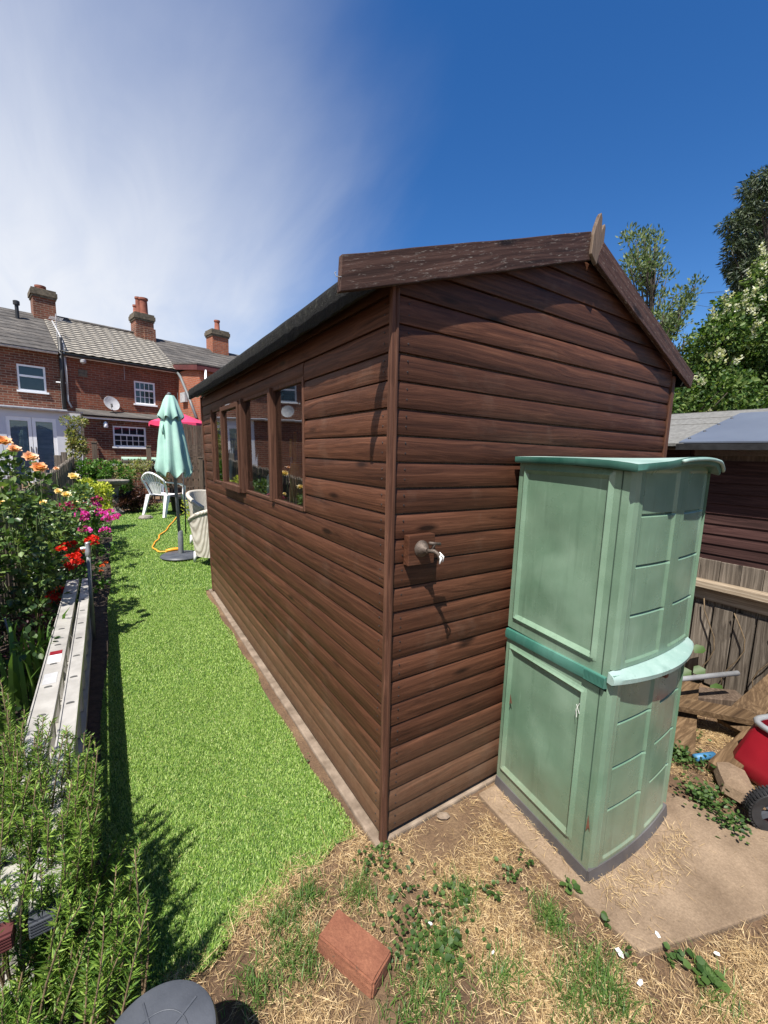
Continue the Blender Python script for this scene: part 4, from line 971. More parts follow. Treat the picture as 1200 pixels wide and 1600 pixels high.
# satellite dish
m = MB(); m.lathe([(0.001, 0.0), (0.08, 0.004), (0.16, 0.018), (0.25, 0.048), (0.255, 0.05), (0.25, 0.054), (0.16, 0.024), (0.001, 0.006)], (0, 0, 0), 28)
rot = Matrix.Rotation(R(68), 3, 'X'); rot = Matrix.Rotation(R(18), 3, 'Z') @ rot
m.v = [tuple(rot @ Vector(v)+Vector((2.16, -0.22, 3.02))) for v in m.v]
m.build('satellite_dish', M['lead'], h2, 'auto')
m = MB(); m.tube([(2.16, -0.0, 2.95), (2.16, -0.2, 2.95), (2.16, -0.2, 3.0)], 0.018, 6); m.tube([(2.16, -0.2, 2.82), (2.12, -0.5, 2.93)], 0.010, 6); m.tube([(2.12, -0.5, 2.9), (2.12, -0.46, 3.0)], 0.03, 8); m.build('dish_arm', M['black'], h2)
m = MB(); m.tube([(2.4, -0.02, 3.0), (2.6, -0.02, 2.86), (3.1, -0.02, 2.84), (3.4, -0.02, 2.88)], 0.010, 5); m.build('cable', M['black'], h2)
m = MB(); m.box(1.33, 1.57, -0.03, 0.0, 3.84, 4.06); m.build('air_brick', M['cap_stone'], h2)
m = MB(); m.lathe([(0.02, 0), (0.085, 0.05), (0.09, 0.12), (0.03, 0.16)], (1.45, -0.18, 4.22), 14); m.tube([(1.45, 0, 4.36), (1.45, -0.18, 4.38)], 0.014, 6); m.build('wall_lamp', M['lead'], h2, 'auto')
m = MB(); m.lathe([(0.05, 0), (0.07, 0.03), (0.06, 0.14), (0.02, 0.2)], (1.82, -0.93, 2.18), 12); m.tube([(1.82, -0.8, 2.3), (1.82, -0.93, 2.36)], 0.012, 6); m.build('wall_lamp', M['upvc'], h2, 'auto')
m = MB(); m.tube([(2.65, -0.03, 4.5), (2.65, -0.03, 3.9)], 0.008, 5); m.tube([(2.45, 0.5, 4.85), (2.45, 0.5, 5.2)], 0.01, 5); m.build('thin_cable', M['lead'], h2)

# ---- right house: slate roof and orange brick wing
h3 = empty('brick_house', tuple(HO), HRZ, 'brick cottage with slate roof and bright orange wing, right of the row', 'house')
m = MB(); wallholes(m, 4.403, 12, HB-0.3, EZ, [], 0.0); m.add([(12, 0.0, HB-0.3), (12, 6, HB-0.3), (12, 6, EZ), (12, 3, RZ), (12, 0, EZ)], [(0, 1, 2, 3, 4)]); m.build('wall', M['brick_red'], h3, fix=False)
slate_roof(h3, 4.393, 12, M['slate'])
chimney(h3, 6.90, 7.66, 7.05, [(7.28, 2.95, 0.12, 0.5)], M['brick_orange'])
WP = -2.1
m = MB(); m.box(4.42, 8.2, WP, -0.004, HB-0.3, 4.42); m.build('wing_wall', M['brick_orange'], h3)
m = MB(); m.prism([(4.30, WP-0.12, 4.44), (8.3, WP-0.12, 4.44), (8.3, 0.2, 4.75), (4.30, 0.2, 4.75)], (0, 0, 0.05)); m.build('wing_roof', M['slate'], h3)
m = MB(); m.prism([(4.31, WP-0.10, 4.26), (4.31, WP-0.10, 4.44), (4.31, 0.1, 4.72), (4.31, 0.1, 4.54)], (0.03, 0, 0)); m.box(4.34, 8.25, WP-0.11, WP-0.08, 4.26, 4.43); m.build('fascia', M['maroon'], h3)
m = MB(); m.tube([(4.6, WP-0.08, 4.3), (4.6, WP-0.08, 2.2)], 0.04, 8); m.build('downpipe', M['upvc'], h3, True)
m = MB(); m.tube([(4.36, -0.25, 4.38), (4.36, -0.5, 4.2), (4.36, -1.3, 3.35), (4.36, -1.9, 2.65)], 0.05, 8); m.build('diagonal_downpipe', M['grey_pole'], h3, True)
m = MB(); m.box(4.30, 4.40, -1.0, -0.55, 3.28, 3.62); m.build('rainwater_head', M['lead'], h3)

# ================================================================== YARD BY THE HOUSES
def hp(s, y, z): 
    c, q = math.cos(HRZ), math.sin(HRZ); return (HO[0]+c*s-q*y, HO[1]+q*s+c*y, z)
# boundary fence with trellis, dark posts
def grp(o, g): o['group'] = g; return o
YF = 10.6
gF = gz(0, YF)
for i, (px, hh) in enumerate(((-1.28, 1.40), (-0.18, 1.35), (0.33, 2.0), (1.0, 1.1))):
    m = MB(); m.box(-0.05, 0.05, -0.05, 0.05, 0, hh); m.box(-0.06, 0.06, -0.06, 0.06, hh, hh+0.03)
    o = m.build('timber_post', M['dark_wood'], None, False, 0.004); o.location = (px, YF+(0.4 if i == 2 else 0), gF)
    tag(o, ('grey capped timber post where the picket fence ends', 'short dark timber post behind the white chair', 'tall brown timber post left of the mint parasol', 'dark timber post behind the wicker chairs')[i], 'post', 'posts along the far end of the lawn')
tr = empty('trellis_fence', (0.1, YF+0.02, gF), 0, 'low dark timber trellis fence across the far end of the lawn', 'trellis')
for z in (0.12, 0.34, 0.56, 0.78, 0.98): MB().box(-1.3, 1.8, -0.014, 0.0, z, z+0.03).build('rail', M['dark_wood'], tr)
for i in range(24):
    x = -1.25+0.13*i; MB().box(x, x+0.03, 0.003, 0.017, 0.02, 1.05).build('slat', M['dark_wood'], tr)
tp = empty('lattice_trellis', (0.42, YF+0.75, gF+0.7), R(-8), 'square lattice trellis panel beside the tall brown post', 'trellis')
for i in range(9): MB().box(0.0+0.1*i, 0.02+0.1*i, -0.01, 0.0, 0.0, 0.75).build('upright', M['dark_wood'], tp)
for i in range(8): MB().box(0, 0.82, 0.002, 0.012, 0.02+0.1*i, 0.04+0.1*i).build('crossbar', M['dark_wood'], tp)
# dark close boarded screen behind
sc_ = empty('board_screen', (0.35, YF+1.6, gF), R(4), 'dark vertical board screen behind the parasol', 'screen')
for i in range(22):
    x = 0.12*i; MB().box(x, x+0.113, 0, 0.02, 0, 2.05+0.02*math.sin(i*7)).build('board', M['dark_wood'], sc_)
bl = empty('balustrade', (1.2, YF+0.9, gF+0.75), R(4), 'dark timber balustrade under the pink parasol', 'balustrade')
MB().box(0, 1.6, -0.03, 0.03, 0.62, 0.67).build('handrail', M['dark_wood'], bl)
MB().box(0, 1.6, -0.02, 0.02, 0.04, 0.08).build('bottom_rail', M['dark_wood'], bl)
for i in range(14): MB().box(0.04+0.115*i, 0.075+0.115*i, -0.016, 0.016, 0.08, 0.62).build('baluster', M['dark_wood'], bl)
# fence board screen by the annex
s2 = empty('board_screen', hp(1.02, -2.0, HB), HRZ+R(80), 'short board screen between annex and red brick house', 'screen')
for i in range(9): MB().box(0.115*i, 0.115*i+0.108, 0, 0.02, 0, 1.95).build('board', M['dark_wood'], s2)
MB().box(-0.06, -0.002, -0.03, 0.04, 0, 2.0).build('post', M['grey_wood'], s2)
# planted trough along the wall
t_ = empty('planter_trough', (-0.75, YF+1.2, gF), R(6), 'long pale green trough on a low wall beneath the lower window', 'planter')
m = MB(); m.tube([(0, 0, 1.0), (1.05, 0, 1.0)], 0.075, 12); m.build('trough', M['pale_green_pipe'], t_, 'auto')
MB().box(-0.3, 1.2, -0.05, 0.08, 0.84, 0.90).build('ledge', M['lead'], t_)
MB().box(-0.3, 1.2, 0.0, 0.07, 0.0, 0.838).build('low_wall', M['brick_dark'], t_)
m = MB(); m.lathe([(0.10, 0), (0.14, 0.2), (0.155, 0.2), (0.155, 0.25), (0.13, 0.25), (0.12, 0.2)], (0, 0, 0), 18); o = m.build('flower_pot', M['pot'], None, 'auto'); o.location = (-1.15, YF+0.7, gF+0.72); tag(o, 'terracotta flower pot beside the grey post at the fence end', 'pot')
MB_ = MB(); MB_.box(-0.14, 0.14, -0.14, 0.14, 0, 0.715); o = MB_.build('pot_stand', M['dark_wood'], None, False, 0.006); o.location = (-1.15, YF+0.7, gF); tag(o, 'dark timber block stand under the terracotta pot', 'stand')
# pink parasol
ppx = at(281, 660, 13.2)
pp = empty('pink_parasol', (float(ppx[0]), float(ppx[1]), gF+0.12), 0, 'open pink parasol behind the mint parasol', 'parasol')
m = MB(); n = 8
rim_ = [(0.92*math.cos(2*math.pi*(i+0.5)/n), 0.92*math.sin(2*math.pi*(i+0.5)/n), 2.02) for i in range(n)]
m.add([(0, 0, 2.36)]+rim_, [(0, 1+i, 1+(i+1) % n) for i in range(n)]); m.build('canopy', M['pink'], pp, fix=False)
m = MB()
for i in range(n):
    a = np.array(rim_[i]); b_ = np.array(rim_[(i+1) % n]); P = []; Q = []
    for t in np.linspace(0, 1, 9):
        p = a+(b_-a)*t; P.append(p); Q.append(p*np.array([1.01, 1.01, 1])-np.array([0, 0, 0.10+0.05*math.sin(math.pi*t)]))
    m.add(P+Q, [(j, j+1, 10+j, 9+j) for j in range(8)])
m.build('valance', M['pink'], pp, fix=False)
MB().tube([(0, 0, 0.0), (0, 0, 2.4)], 0.02, 8).build('pole', M['black'], pp)
for i in range(n): MB().tube([(0, 0, 2.3), (rim_[i][0], rim_[i][1], 2.01)], 0.008, 5).build('rib', M['black'], pp)

# ================================================================== PICKET FENCE ON THE LEFT
pf = empty('picket_fence', (-1.68, 0, 0), 0, 'weathered picket fence behind the rose bed on the left', 'fence')
pk = None
for i in range(118):
    y = -1.0+0.098*i
    if pk is None:
        b = MB(); b.prism([(0, -0.034, 0.04), (0, 0.034, 0.04), (0, 0.034, 1.06), (0, 0.0, 1.11), (0, -0.034, 1.06)], (0.018, 0, 0)); pk = b.build('picket', M['grey_wood'], pf, False, 0.002); o = pk
    else:
        o = pk.copy(); COL.objects.link(o); o.parent = pf
    o.location = (random.uniform(-.004, .004), y, gz(0, y)+random.uniform(-.015, .015)); o.rotation_euler = (random.uniform(-.012, .012), 0, 0)
for z in (0.25, 0.88):
    b = MB(); b.add([(-0.05, -1.1, z+gz(0, -1)), (-0.002, -1.1, z+gz(0, -1)), (-0.002, 4.2, z+gz(0, 4)), (-0.05, 4.2, z+gz(0, 4)), (-0.002, 10.6, z+gz(0, 10.6)), (-0.05, 10.6, z+gz(0, 10.6)),
                     (-0.05, -1.1, z+0.08+gz(0, -1)), (-0.002, -1.1, z+0.08+gz(0, -1)), (-0.002, 4.2, z+0.08+gz(0, 4)), (-0.05, 4.2, z+0.08+gz(0, 4)), (-0.002, 10.6, z+0.08+gz(0, 10.6)), (-0.05, 10.6, z+0.08+gz(0, 10.6))],
                    [(0, 3, 2, 1), (3, 5, 4, 2), (6, 7, 8, 9), (9, 8, 10, 11), (1, 2, 8, 7), (2, 4, 10, 8), (0, 6, 9, 3), (3, 9, 11, 5)]); b.build('rail', M['grey_wood_y'], pf)
for y in (0.6, 2.6, 4.6, 6.6, 8.6, 9.75): MB().box(-0.15, -0.052, y-0.05, y+0.05, gz(0, y), gz(0, y)+1.22).build('fence_post', M['grey_wood'], pf, False, 0.004)

# ================================================================== LADDER AND POLE
lad = empty('aluminium_ladder', (-1.14, 1.6, 0), R(1.2), 'aluminium extension ladder lying on its edge along the flower bed', 'ladder')
y0, y1 = -1.62, 1.60; TOP = 0.385
for sx, wd in ((-0.052, 0.088), (0.046, 0.062)):
    for zb in (TOP-0.028, 0.02):
        b = MB(); b.box(sx-wd/2, sx+wd/2, y0, y1, zb+0.008, zb+0.024)
        b.box(sx-wd/2, sx-wd/2+0.006, y0, y1, zb+(0.024 if zb > .1 else 0.024), zb+0.030); b.box(sx+wd/2-0.006, sx+wd/2, y0, y1, zb+0.024, zb+0.030)
        b.box(sx-wd/2, sx-wd/2+0.004, y0, y1, zb-0.012, zb+0.008); b.box(sx+wd/2-0.004, sx+wd/2, y0, y1, zb-0.012, zb+0.008)
        b.build('rail', M['alu'], lad)
    for i in range(12):
        y = y0+0.18+0.262*i+(0.05 if sx > 0 else 0)
        if y > y1-0.05: continue
        b = MB(); b.box(sx-0.015, sx+0.015, y-0.014, y+0.014, 0.045, TOP-0.022); rg = b.build('rung', M['alu'], lad, False, 0.004)
        b = MB(); P = [(sx+0.016*math.cos(a)*(1.0), y+0.011*math.sin(a), TOP-0.0028) for a in np.linspace(-0.4, math.pi+0.4, 10)]; b.prism(P, (0, 0, 0.0012)); b.build('rung_hole_shade', M['hole_shade'], rg)  # dark flat disc on the rail, painted in place of a shaded hole
for sx, wd in ((-0.052, 0.09), (0.046, 0.064)):
    b = MB(); b.box(sx-wd/2+0.004, sx+wd/2-0.004, y0-0.035, y0+0.02, TOP-0.05, TOP-0.006)
    for j in range(5): b.box(sx-wd/2+0.006, sx+wd/2-0.006, y0-0.041, y0-0.035, TOP-0.048+0.008*j, TOP-0.044+0.008*j)
    b.build('rubber_foot', M['maroon' if sx < 0 else 'slate_grey'], lad)
for (yy, ll, mt) in ((0.02, 0.05, 'red_plastic'), (-0.06, 0.10, 'upvc'), (-0.30, 0.12, 'lead')):
    b = MB(); b.box(-0.08, -0.024, yy-ll/2, yy+ll/2, TOP-0.0038, TOP-0.0028); b.build('sticker', M[mt], lad)
pole = empty('grey_standpipe', (-1.075, 2.69, 0), 0, 'slim grey metal pole standing beside the ladder', 'pole')
MB().tube([(0, 0, -0.02), (0, 0, 0.70)], 0.0145, 10).build('tube', M['grey_pole'], pole, True)
MB().lathe([(0.0150, 0.69), (0.020, 0.70), (0.021, 0.735), (0.017, 0.745), (0.017, 0.80), (0.012, 0.805)], (0, 0, 0), 14).build('collar', M['galv'], pole, 'auto')
MB().tube([(0, 0, 0.755), (-0.03, 0, 0.76), (-0.045, 0, 0.755)], [0.009, 0.011, 0.014], 8).build('clamp_knob', M['white_plastic'], pole, True)

# ================================================================== LAWN FURNITURE
ug = on(283, 866, 1, 5.15); UX, UY = float(ug[0]), 5.15; UZ = gz(UX, UY)+0.02
um = empty('mint_parasol', (UX, UY, UZ), R(20), 'closed mint green garden parasol on a grey base', 'parasol')
m = MB(); m.tube([(0.0, 0, 0.0), (-0.05, 0.0, 1.3), (-0.082, 0, 2.21)], 0.021, 12); m.build('pole', M['grey_pole'], um, True)
m = MB(); m.lathe([(0.036, 0.03), (0.034, 0.36), (0.026, 0.375)], (0, 0, 0), 16); m.build('base_sleeve', M['grey_pole'], um, 'auto')
m = MB(); m.lathe([(0.26, 0), (0.27, 0.012), (0.255, 0.03), (0.10, 0.045), (0.04, 0.05)], (0, 0, 0), 36); m.build('base_plate', M['slate_grey'], um, 'auto')
m = MB(); prof = []; 
Z = [2.20, 2.12, 1.98, 1.82, 1.6, 1.4, 1.22, 1.17]; RR = [0.05, 0.075, 0.11, 0.135, 0.165, 0.19, 0.212, 0.205]
nseg = 64
def fold(a, i):
    t = i/len(Z); return 1+(0.06+0.13*t)*math.cos(8*a+0.5*math.sin(3*i))+0.05*t*math.sin(3*a+1)+0.04*math.sin(21*a+2*i)*t
m.lathe([(r, z) for z, r in zip(Z, RR)], (0, 0, 0), nseg, False, fold)
m.v = [(x-0.05-0.082*(z-1.3)/0.95*0.4, y, z+(0.045*math.cos(8*math.atan2(y, x)) if z < 1.3 else 0)) for x, y, z in m.v]
m.build('canopy', M['mint'], um, True, fix=False)
m = MB(); m.lathe([(0.05, 2.225), (0.085, 2.16), (0.118, 2.05), (0.152, 1.93), (0.148, 1.92)], (-0.07, 0, 0), 48, False, lambda a, i: 1+0.05*i*math.cos(8*a)); m.v = [(x, y, z+(0.03*math.cos(8*math.atan2(y, x+0.07)) if z < 1.95 else 0)) for x, y, z in m.v]; m.build('top_flap', M['mint'], um, True, fix=False)
m = MB(); m.lathe([(0.022, 2.215), (0.028, 2.225), (0.026, 2.25), (0.01, 2.262)], (-0.082, 0, 0), 12); m.build('finial', M['grey_pole'], um, 'auto')
m = MB(); m.tube([(-0.2, -0.03, 1.84), (-0.22, -0.06, 1.78), (-0.21, -0.07, 1.70)], 0.012, 6); m.build('tie_strap', M['mint'], um, True)
# thin stake beside it
sp_ = on(290, 818, 1, 6.6)
o = MB().tube([(0, 0, 0.0), (0, 0, 0.55), (-0.02, 0, 1.25)], [0.011, 0.011, 0.009], 8).build('thin_stake', M['black'], None, True); o.location = (float(sp_[0]), 6.6, gz(0, 6.6)); tag(o, 'thin black stake just behind the mint parasol pole', 'stake')
# orange cable
pix = [(262, 862), (250, 862), (241, 858), (238, 852), (246, 844), (250, 836), (262, 826), (272, 812), (283, 803)]
P = []
for x, y in pix:
    p = on(x, y, 2, 0.03)
    for _ in range(12): p = on(x, y, 2, gz(p[0], p[1])+0.03)
    P.append(p)
P = [np.array(P[0])]+P
oc = empty('extension_cable', tuple(P[1]), 0, 'orange extension cable lying on the lawn by the parasol base', 'cable')
Q = []
for i in range(len(P)-1):
    for t in np.linspace(0, 1, 5)[:-1]: Q.append(P[i]*(1-t)+P[i+1]*t-P[1]+np.array([0.012*math.sin(5*(i+t)), 0, 0]))
MB().tube(Q+[P[-1]-P[1]], 0.010, 6).build('cord', M['orange_cord'], oc, True)
m = MB(); m.tube([(-0.02, 0.0, 0.015), (0.06, 0.02, 0.02), (0.15, 0.03, 0.018), (0.20, 0.05, 0.01), (0.15, 0.06, 0.01), (0.06, 0.03, 0.012)], [0.02, 0.026, 0.026, 0.012, 0.012, 0.01], 8); m.build('socket', M['orange_cord'], oc, True)

# white plastic chair
cp = at(256, 800, 8.75); CX, CY = float(cp[0]), float(cp[1]); CZ = gz(CX, CY)+0.015
ch = empty('plastic_chair', (CX+0.05, CY, CZ), R(-48), 'white moulded plastic garden chair at the far end of the lawn', 'chair')
# local: +y is forward
m = MB(); V = []; nn = 10
for i in range(nn+1):
    for j in range(nn+1):
        x = -0.24+0.48*i/nn; y = -0.22+0.46*j/nn; V.append((x*(1+0.08*j/nn), y, 0.44+0.02*(j/nn)-0.03*math.sin(math.pi*i/nn)*math.sin(math.pi*j/nn)-(0.03*max(0, (j/nn-0.85)/0.15))))
F = [(i*(nn+1)+j, (i+1)*(nn+1)+j, (i+1)*(nn+1)+j+1, i*(nn+1)+j+1) for i in range(nn) for j in range(nn)]
m.add(V, F); m.add([(v[0], v[1], v[2]-0.02) for v in V], [tuple(reversed(f)) for f in F]); m.build('seat', M['white_plastic'], ch, True, fix=False)
for sx in (-1, 1):
    m = MB(); m.prism([(sx*0.20, 0.20, 0.43), (sx*0.275, 0.20, 0.43), (sx*0.30, 0.29, 0.0), (sx*0.265, 0.29, 0.0)], (0, 0.035, 0)); m.prism([(sx*0.27, 0.16, 0.43), (sx*0.27, 0.24, 0.43), (sx*0.30, 0.325, 0.0), (sx*0.30, 0.28, 0.0)], (sx*0.012, 0, 0)); m.build('leg', M['white_plastic'], ch)
    m = MB(); m.prism([(sx*0.18, -0.21, 0.44), (sx*0.25, -0.21, 0.44), (sx*0.27, -0.33, 0.0), (sx*0.235, -0.33, 0.0)], (0, -0.03, 0)); m.prism([(sx*0.25, -0.25, 0.44), (sx*0.25, -0.16, 0.44), (sx*0.27, -0.31, 0.0), (sx*0.27, -0.36, 0.0)], (sx*0.012, 0, 0)); m.build('leg', M['white_plastic'], ch)
    m = MB(); m.bar((sx*0.27, -0.30, 0.72), (sx*0.29, 0.10, 0.66), 0.06, 0.025); m.bar((sx*0.29, 0.10, 0.66), (sx*0.285, 0.22, 0.60), 0.055, 0.025); m.bar((sx*0.285, 0.215, 0.60), (sx*0.275, 0.20, 0.43), 0.055, 0.03, (0, 1, 0)); m.build('armrest', M['white_plastic'], ch)
def backpt(u, t):     # u -1..1 across, t 0..1 up
    return np.array([u*(0.215+0.06*t), -0.23-0.13*t-0.05*t*t+0.05*u*u, 0.44+0.46*t-0.10*t*u*u])
m = MB()
m.tube([backpt(-1, t) for t in np.linspace(0, 0.85, 6)]+[backpt(u, 1-0.13*u*u) for u in np.linspace(-0.9, 0.9, 11)]+[backpt(1, t) for t in np.linspace(0.85, 0, 6)], 0.02, 8); m.build('back_frame', M['white_plastic'], ch, True)
for i in range(7):
    u = -0.72+0.24*i
    m = MB(); pts = [backpt(u*(0.55+0.45*t), t*0.98) for t in np.linspace(0.05, 1, 5)]
    for a_, b_ in zip(pts[:-1], pts[1:]): m.bar(a_, b_, 0.034, 0.008, (0, 1, 0))
    m.build('back_slat', M['white_plastic'], ch)

# wicker tub chairs
def wicker(loc, rz, label, h=0.80, w_=0.30):
    t = empty('wicker_chair', loc, rz, label, 'chair', 'wicker chairs beside the shed')
    n = 22; V = []; arc = np.linspace(R(-20), R(200), n)      # back is towards -y
    rows = [(0.12, 0.86), (0.22, 0.92), (0.40, 0.98), (0.60, 1.03), (0.76, 1.10), (0.80, 1.12)]
    m = MB()
    for inner in (0, 1):
        for z, s_ in rows:
            for a in arc:
                f = 1 if z < 0.6 else 1
                hh = 1-0.24*(abs((a-R(90))/R(110))**2.2)*(z/0.8)
                r_ = (w_*s_-0.045*inner)
                V.append((r_*math.cos(a)*1.0, -r_*math.sin(a)*1.05+0.03, z*h/0.8*hh))
    k = len(rows); o_ = k*n
    F = [(i*n+j, i*n+j+1, (i+1)*n+j+1, (i+1)*n+j) for i in range(k-1) for j in range(n-1)]
    F += [(o_+(i+1)*n+j, o_+(i+1)*n+j+1, o_+i*n+j+1, o_+i*n+j) for i in range(k-1) for j in range(n-1)]
    F += [((k-1)*n+j, (k-1)*n+j+1, o_+(k-1)*n+j+1, o_+(k-1)*n+j) for j in range(n-1)]
    for e in (0, n-1): F += [(i*n+e, (i+1)*n+e, o_+(i+1)*n+e, o_+i*n+e) for i in range(k-1)]
    m.add(V, F); m.build('woven_shell', M['wicker'], t, 'auto')
    top = [V[(k-1)*n+j] for j in range(n)]; m = MB(); m.tube([(p[0]*0.95, p[1]*0.95, p[2]) for p in top], 0.03, 10); m.build('rolled_rim', M['wicker'], t, True)
    m = MB(); m.lathe([(w_*0.84, 0.34), (w_*0.86, 0.36), (w_*0.84, 0.41), (w_*0.6, 0.43)], (0, 0, 0), 24); m.build('seat_cushion', M['curtain'], t, 'auto')
    for sx in (-1, 1):
        for sy in (-1, 1): MB().tube([(sx*w_*0.66, sy*w_*0.62, 0.15), (sx*w_*0.70, sy*w_*0.68, 0.0)], [0.03, 0.018], 8).build('leg', M['white_plastic'], t, True)
    return t
wk = on(331, 884, 1, 4.55)
wicker((float(wk[0])+0.13, 4.70, gz(0, 4.7)+0.02), R(25), 'cream wicker tub chair seen from behind, nearest the shed wall', 0.79, 0.33)
wicker((0.40, 5.75, gz(0, 5.7)+0.02), R(215), 'cream wicker tub chair facing forward, behind the nearest wicker chair', 0.82, 0.34)

# bird bath
bb = at(180, 792, 8.6); BX, BY = float(bb[0]), float(bb[1]); BZ = gz(BX, BY)
bd = empty('bird_bath', (BX, BY, BZ), 0, 'grey stone bird bath at the end of the flower bed', 'bird bath')
MB().lathe([(0.16, 0.0), (0.165, 0.06), (0.12, 0.09), (0.075, 0.16), (0.095, 0.3), (0.07, 0.42), (0.09, 0.55), (0.14, 0.60)], (0, 0, 0), 20, True, lambda a, i: 1+0.05*math.sin(4*a+i)).build('pedestal', M['stone'], bd, 'auto')
MB().lathe([(0.10, 0.60), (0.24, 0.64), (0.275, 0.68), (0.28, 0.715), (0.255, 0.715), (0.23, 0.685), (0.05, 0.67)], (0, 0, 0), 28).build('bowl', M['stone'], bd, 'auto')
# dark bin behind the chair
dbp = at(285, 795, 9.3)
o = MB().lathe([(0.20, 0), (0.24, 0.30), (0.26, 0.31), (0.26, 0.36), (0.22, 0.37)], (0, 0, 0), 20).build('black_tub', M['black'], None, 'auto'); o.location = (float(dbp[0]), float(dbp[1]), gz(0, float(dbp[1]))); tag(o, 'black tub under and behind the white chair', 'tub')
ston = at(227, 803, 8.3)
o = MB().lathe([(0.10, 0), (0.12, 0.03), (0.09, 0.07), (0.03, 0.085)], (0, 0, 0), 9, True, lambda a, i: 1+0.2*math.sin(2*a+i)).build('edging_stone', M['stone'], None); o.location = (float(ston[0]), float(ston[1]), gz(0, float(ston[1]))); tag(o, 'small pale stone at the lawn edge by the white chair', 'stone')

# ================================================================== RIGHT SIDE: NEIGHBOUR'S SHED, FENCE, CLUTTER
ns = empty('neighbour_shed', (2.78, -0.2, 0), 0, 'low maroon boarded shed with felt and blue-grey sheet roof behind the right fence', 'shed')
b0 = None
for i in range(13):
    z = 0.62+0.0735*i
    b = MB(); b.prism([(0, -2.4, z), (-0.016, -2.4, z), (-0.006, -2.4, z+0.082), (0, -2.4, z+0.082)], (0, 2.75, 0)); b.build('feather_board', M['maroon_y'], ns)
MB().box(0.002, 0.03, -2.4, 0.35, 0.0, 1.62).build('wall', M['dark_wood'], ns)
MB().box(0.002, 1.6, 0.33, 0.352, 0.0, 1.68).build('end_wall', M['maroon_y'], ns)
MB().prism([(-0.20, -2.5, 1.702), (0.86, -2.5, 1.990), (0.86, -2.5, 2.000), (-0.20, -2.5, 1.712)], (0, 2.86, 0)).build('sheet_roof', M['blue_sheet'], ns)
MB().prism([(-0.10, -2.45, 1.692), (1.18, -2.45, 2.04), (1.18, -2.45, 2.06), (-0.10, -2.45, 1.712)], (0, 7.5, 0)).build('felt_roof', M['grey_felt'], ns).location = (0, 0, -0.006)
MB().prism([(1.185, -2.45, 2.04), (2.4, -2.45, 1.70), (2.4, -2.45, 1.72), (1.185, -2.45, 2.06)], (0, 7.5, 0)).build('felt_roof', M['grey_felt'], ns)
for t in (0.55, 0.76):
    x = -0.10+1.28*t; z = 1.706+0.348*t; MB().prism([(x, 0.365, z+0.001), (x+0.02, 0.365, z+0.0065), (x+0.02, 0.365, z+0.011), (x, 0.365, z+0.005)], (0, 4.6, 0)).build('felt_lap', M['grey_felt'], ns)
MB().box(0.0, 2.3, 0.36, 4.9, 0, 1.66).build('wall', M['maroon_y'], ns)
MB().prism([(-0.215, -2.5, 1.655), (-0.185, -2.5, 1.655), (-0.185, -2.5, 1.697), (-0.215, -2.5, 1.697)], (0, 2.87, 0)).build('eave_fascia', M['black'], ns)
for i in range(4): MB().lathe([(0.011, 0), (0.008, 0.008)], (-0.10+0.24*i, 0.335, 1.738+0.0652*i), 8).build('roof_screw', M['black'], ns)
ff = empty('board_fence', (2.66, -1.2, 0), 0, 'weathered grey vertical board fence with a pale ledge on the right', 'fence')
for i in range(26):
    y = -1.2+0.118*i
    dz = random.uniform(-0.003, 0.003)
    b = MB(); b.prism([(0.0, y+0.001, 0.0), (0.0, y+0.116, 0.0), (0.0, y+0.116, 0.885+dz), (0.0, y+0.001, 0.885+dz)], (0.018, 0, 0)); o = b.build('fence_board', M['grey_wood'], ff, False, 0.002)
    o.location = (random.uniform(-.004, .004), 0, 0); o.rotation_euler = (0, 0, random.uniform(-.002, .002))
    if random.random() < 0.97:
        b = MB(); b.prism([(-0.022, y+0.006, 0.0), (-0.022, y+0.11, 0.0), (-0.022, y+0.11, 0.565+dz), (-0.022, y+0.006, 0.565+dz)], (0.014, 0, 0)); b.build('fence_board', M['grey_wood'], ff, False, 0.002).location = (random.uniform(-.006, .002), 0, 0)
MB().box(-0.085, -0.002, -1.25, 1.9, 0.695, 0.745).build('ledge', M['grey_wood_y'], ff, False, 0.004)
MB().box(-0.028, -0.002, -1.25, 1.9, 0.60, 0.69).build('rail', M['grey_wood_y'], ff, False, 0.003)

# scrap timber
def plank(a, b, w_, h, label, mat='plank'):
    o = MB().bar(np.array(a)-np.array(a), np.array(b)-np.array(a), w_, h).build('scrap_plank', M[mat], None, False, 0.003); o.location = a
    return tag(o, label, 'plank', 'scrap timber heaped by the fence')
plank((1.62, -0.42, 0.02), (2.30, -0.18, 0.10), 0.13, 0.04, 'brown plank nearest the cabinet in the timber heap')
plank((1.75, -0.10, 0.14), (2.2, -0.62, 0.12), 0.12, 0.035, 'plank lying crosswise on top of the timber heap')
plank((2.05, -0.50, 0.06), (2.62, -0.62, 0.33), 0.14, 0.03, 'wide plank sloping up against the grey fence')
plank((1.62, -0.60, 0.03), (2.15, -0.62, 0.08), 0.11, 0.05, 'thick brown board beside the red tub')
plank((1.95, 0.02, 0.05), (2.50, -0.42, 0.05), 0.14, 0.05, 'dark plank at the bottom of the timber heap', 'dark_wood')
o = MB().tube([(0, 0, 0), (0.86, -0.38, 0.04)], 0.016, 10).build('grey_tube', M['galv'], None, True); o.location = (1.52, -0.03, 0.22); tag(o, 'long grey metal tube lying across the timber heap', 'tube')
for i, (p, q) in enumerate((((1.30, -0.28, 0.03), (1.62, -0.36, 0.04)), ((1.62, -0.49, 0.035), (1.74, -0.53, 0.03)))):
    o = MB().tube([(0, 0, 0), tuple(np.array(q)-np.array(p))], 0.018, 10).build('blue_pipe', M['blue'], None, True); o.location = p; tag(o, ('blue plastic pipe beside the cabinet base', 'short blue plastic pipe end under the planks')[i], 'pipe')
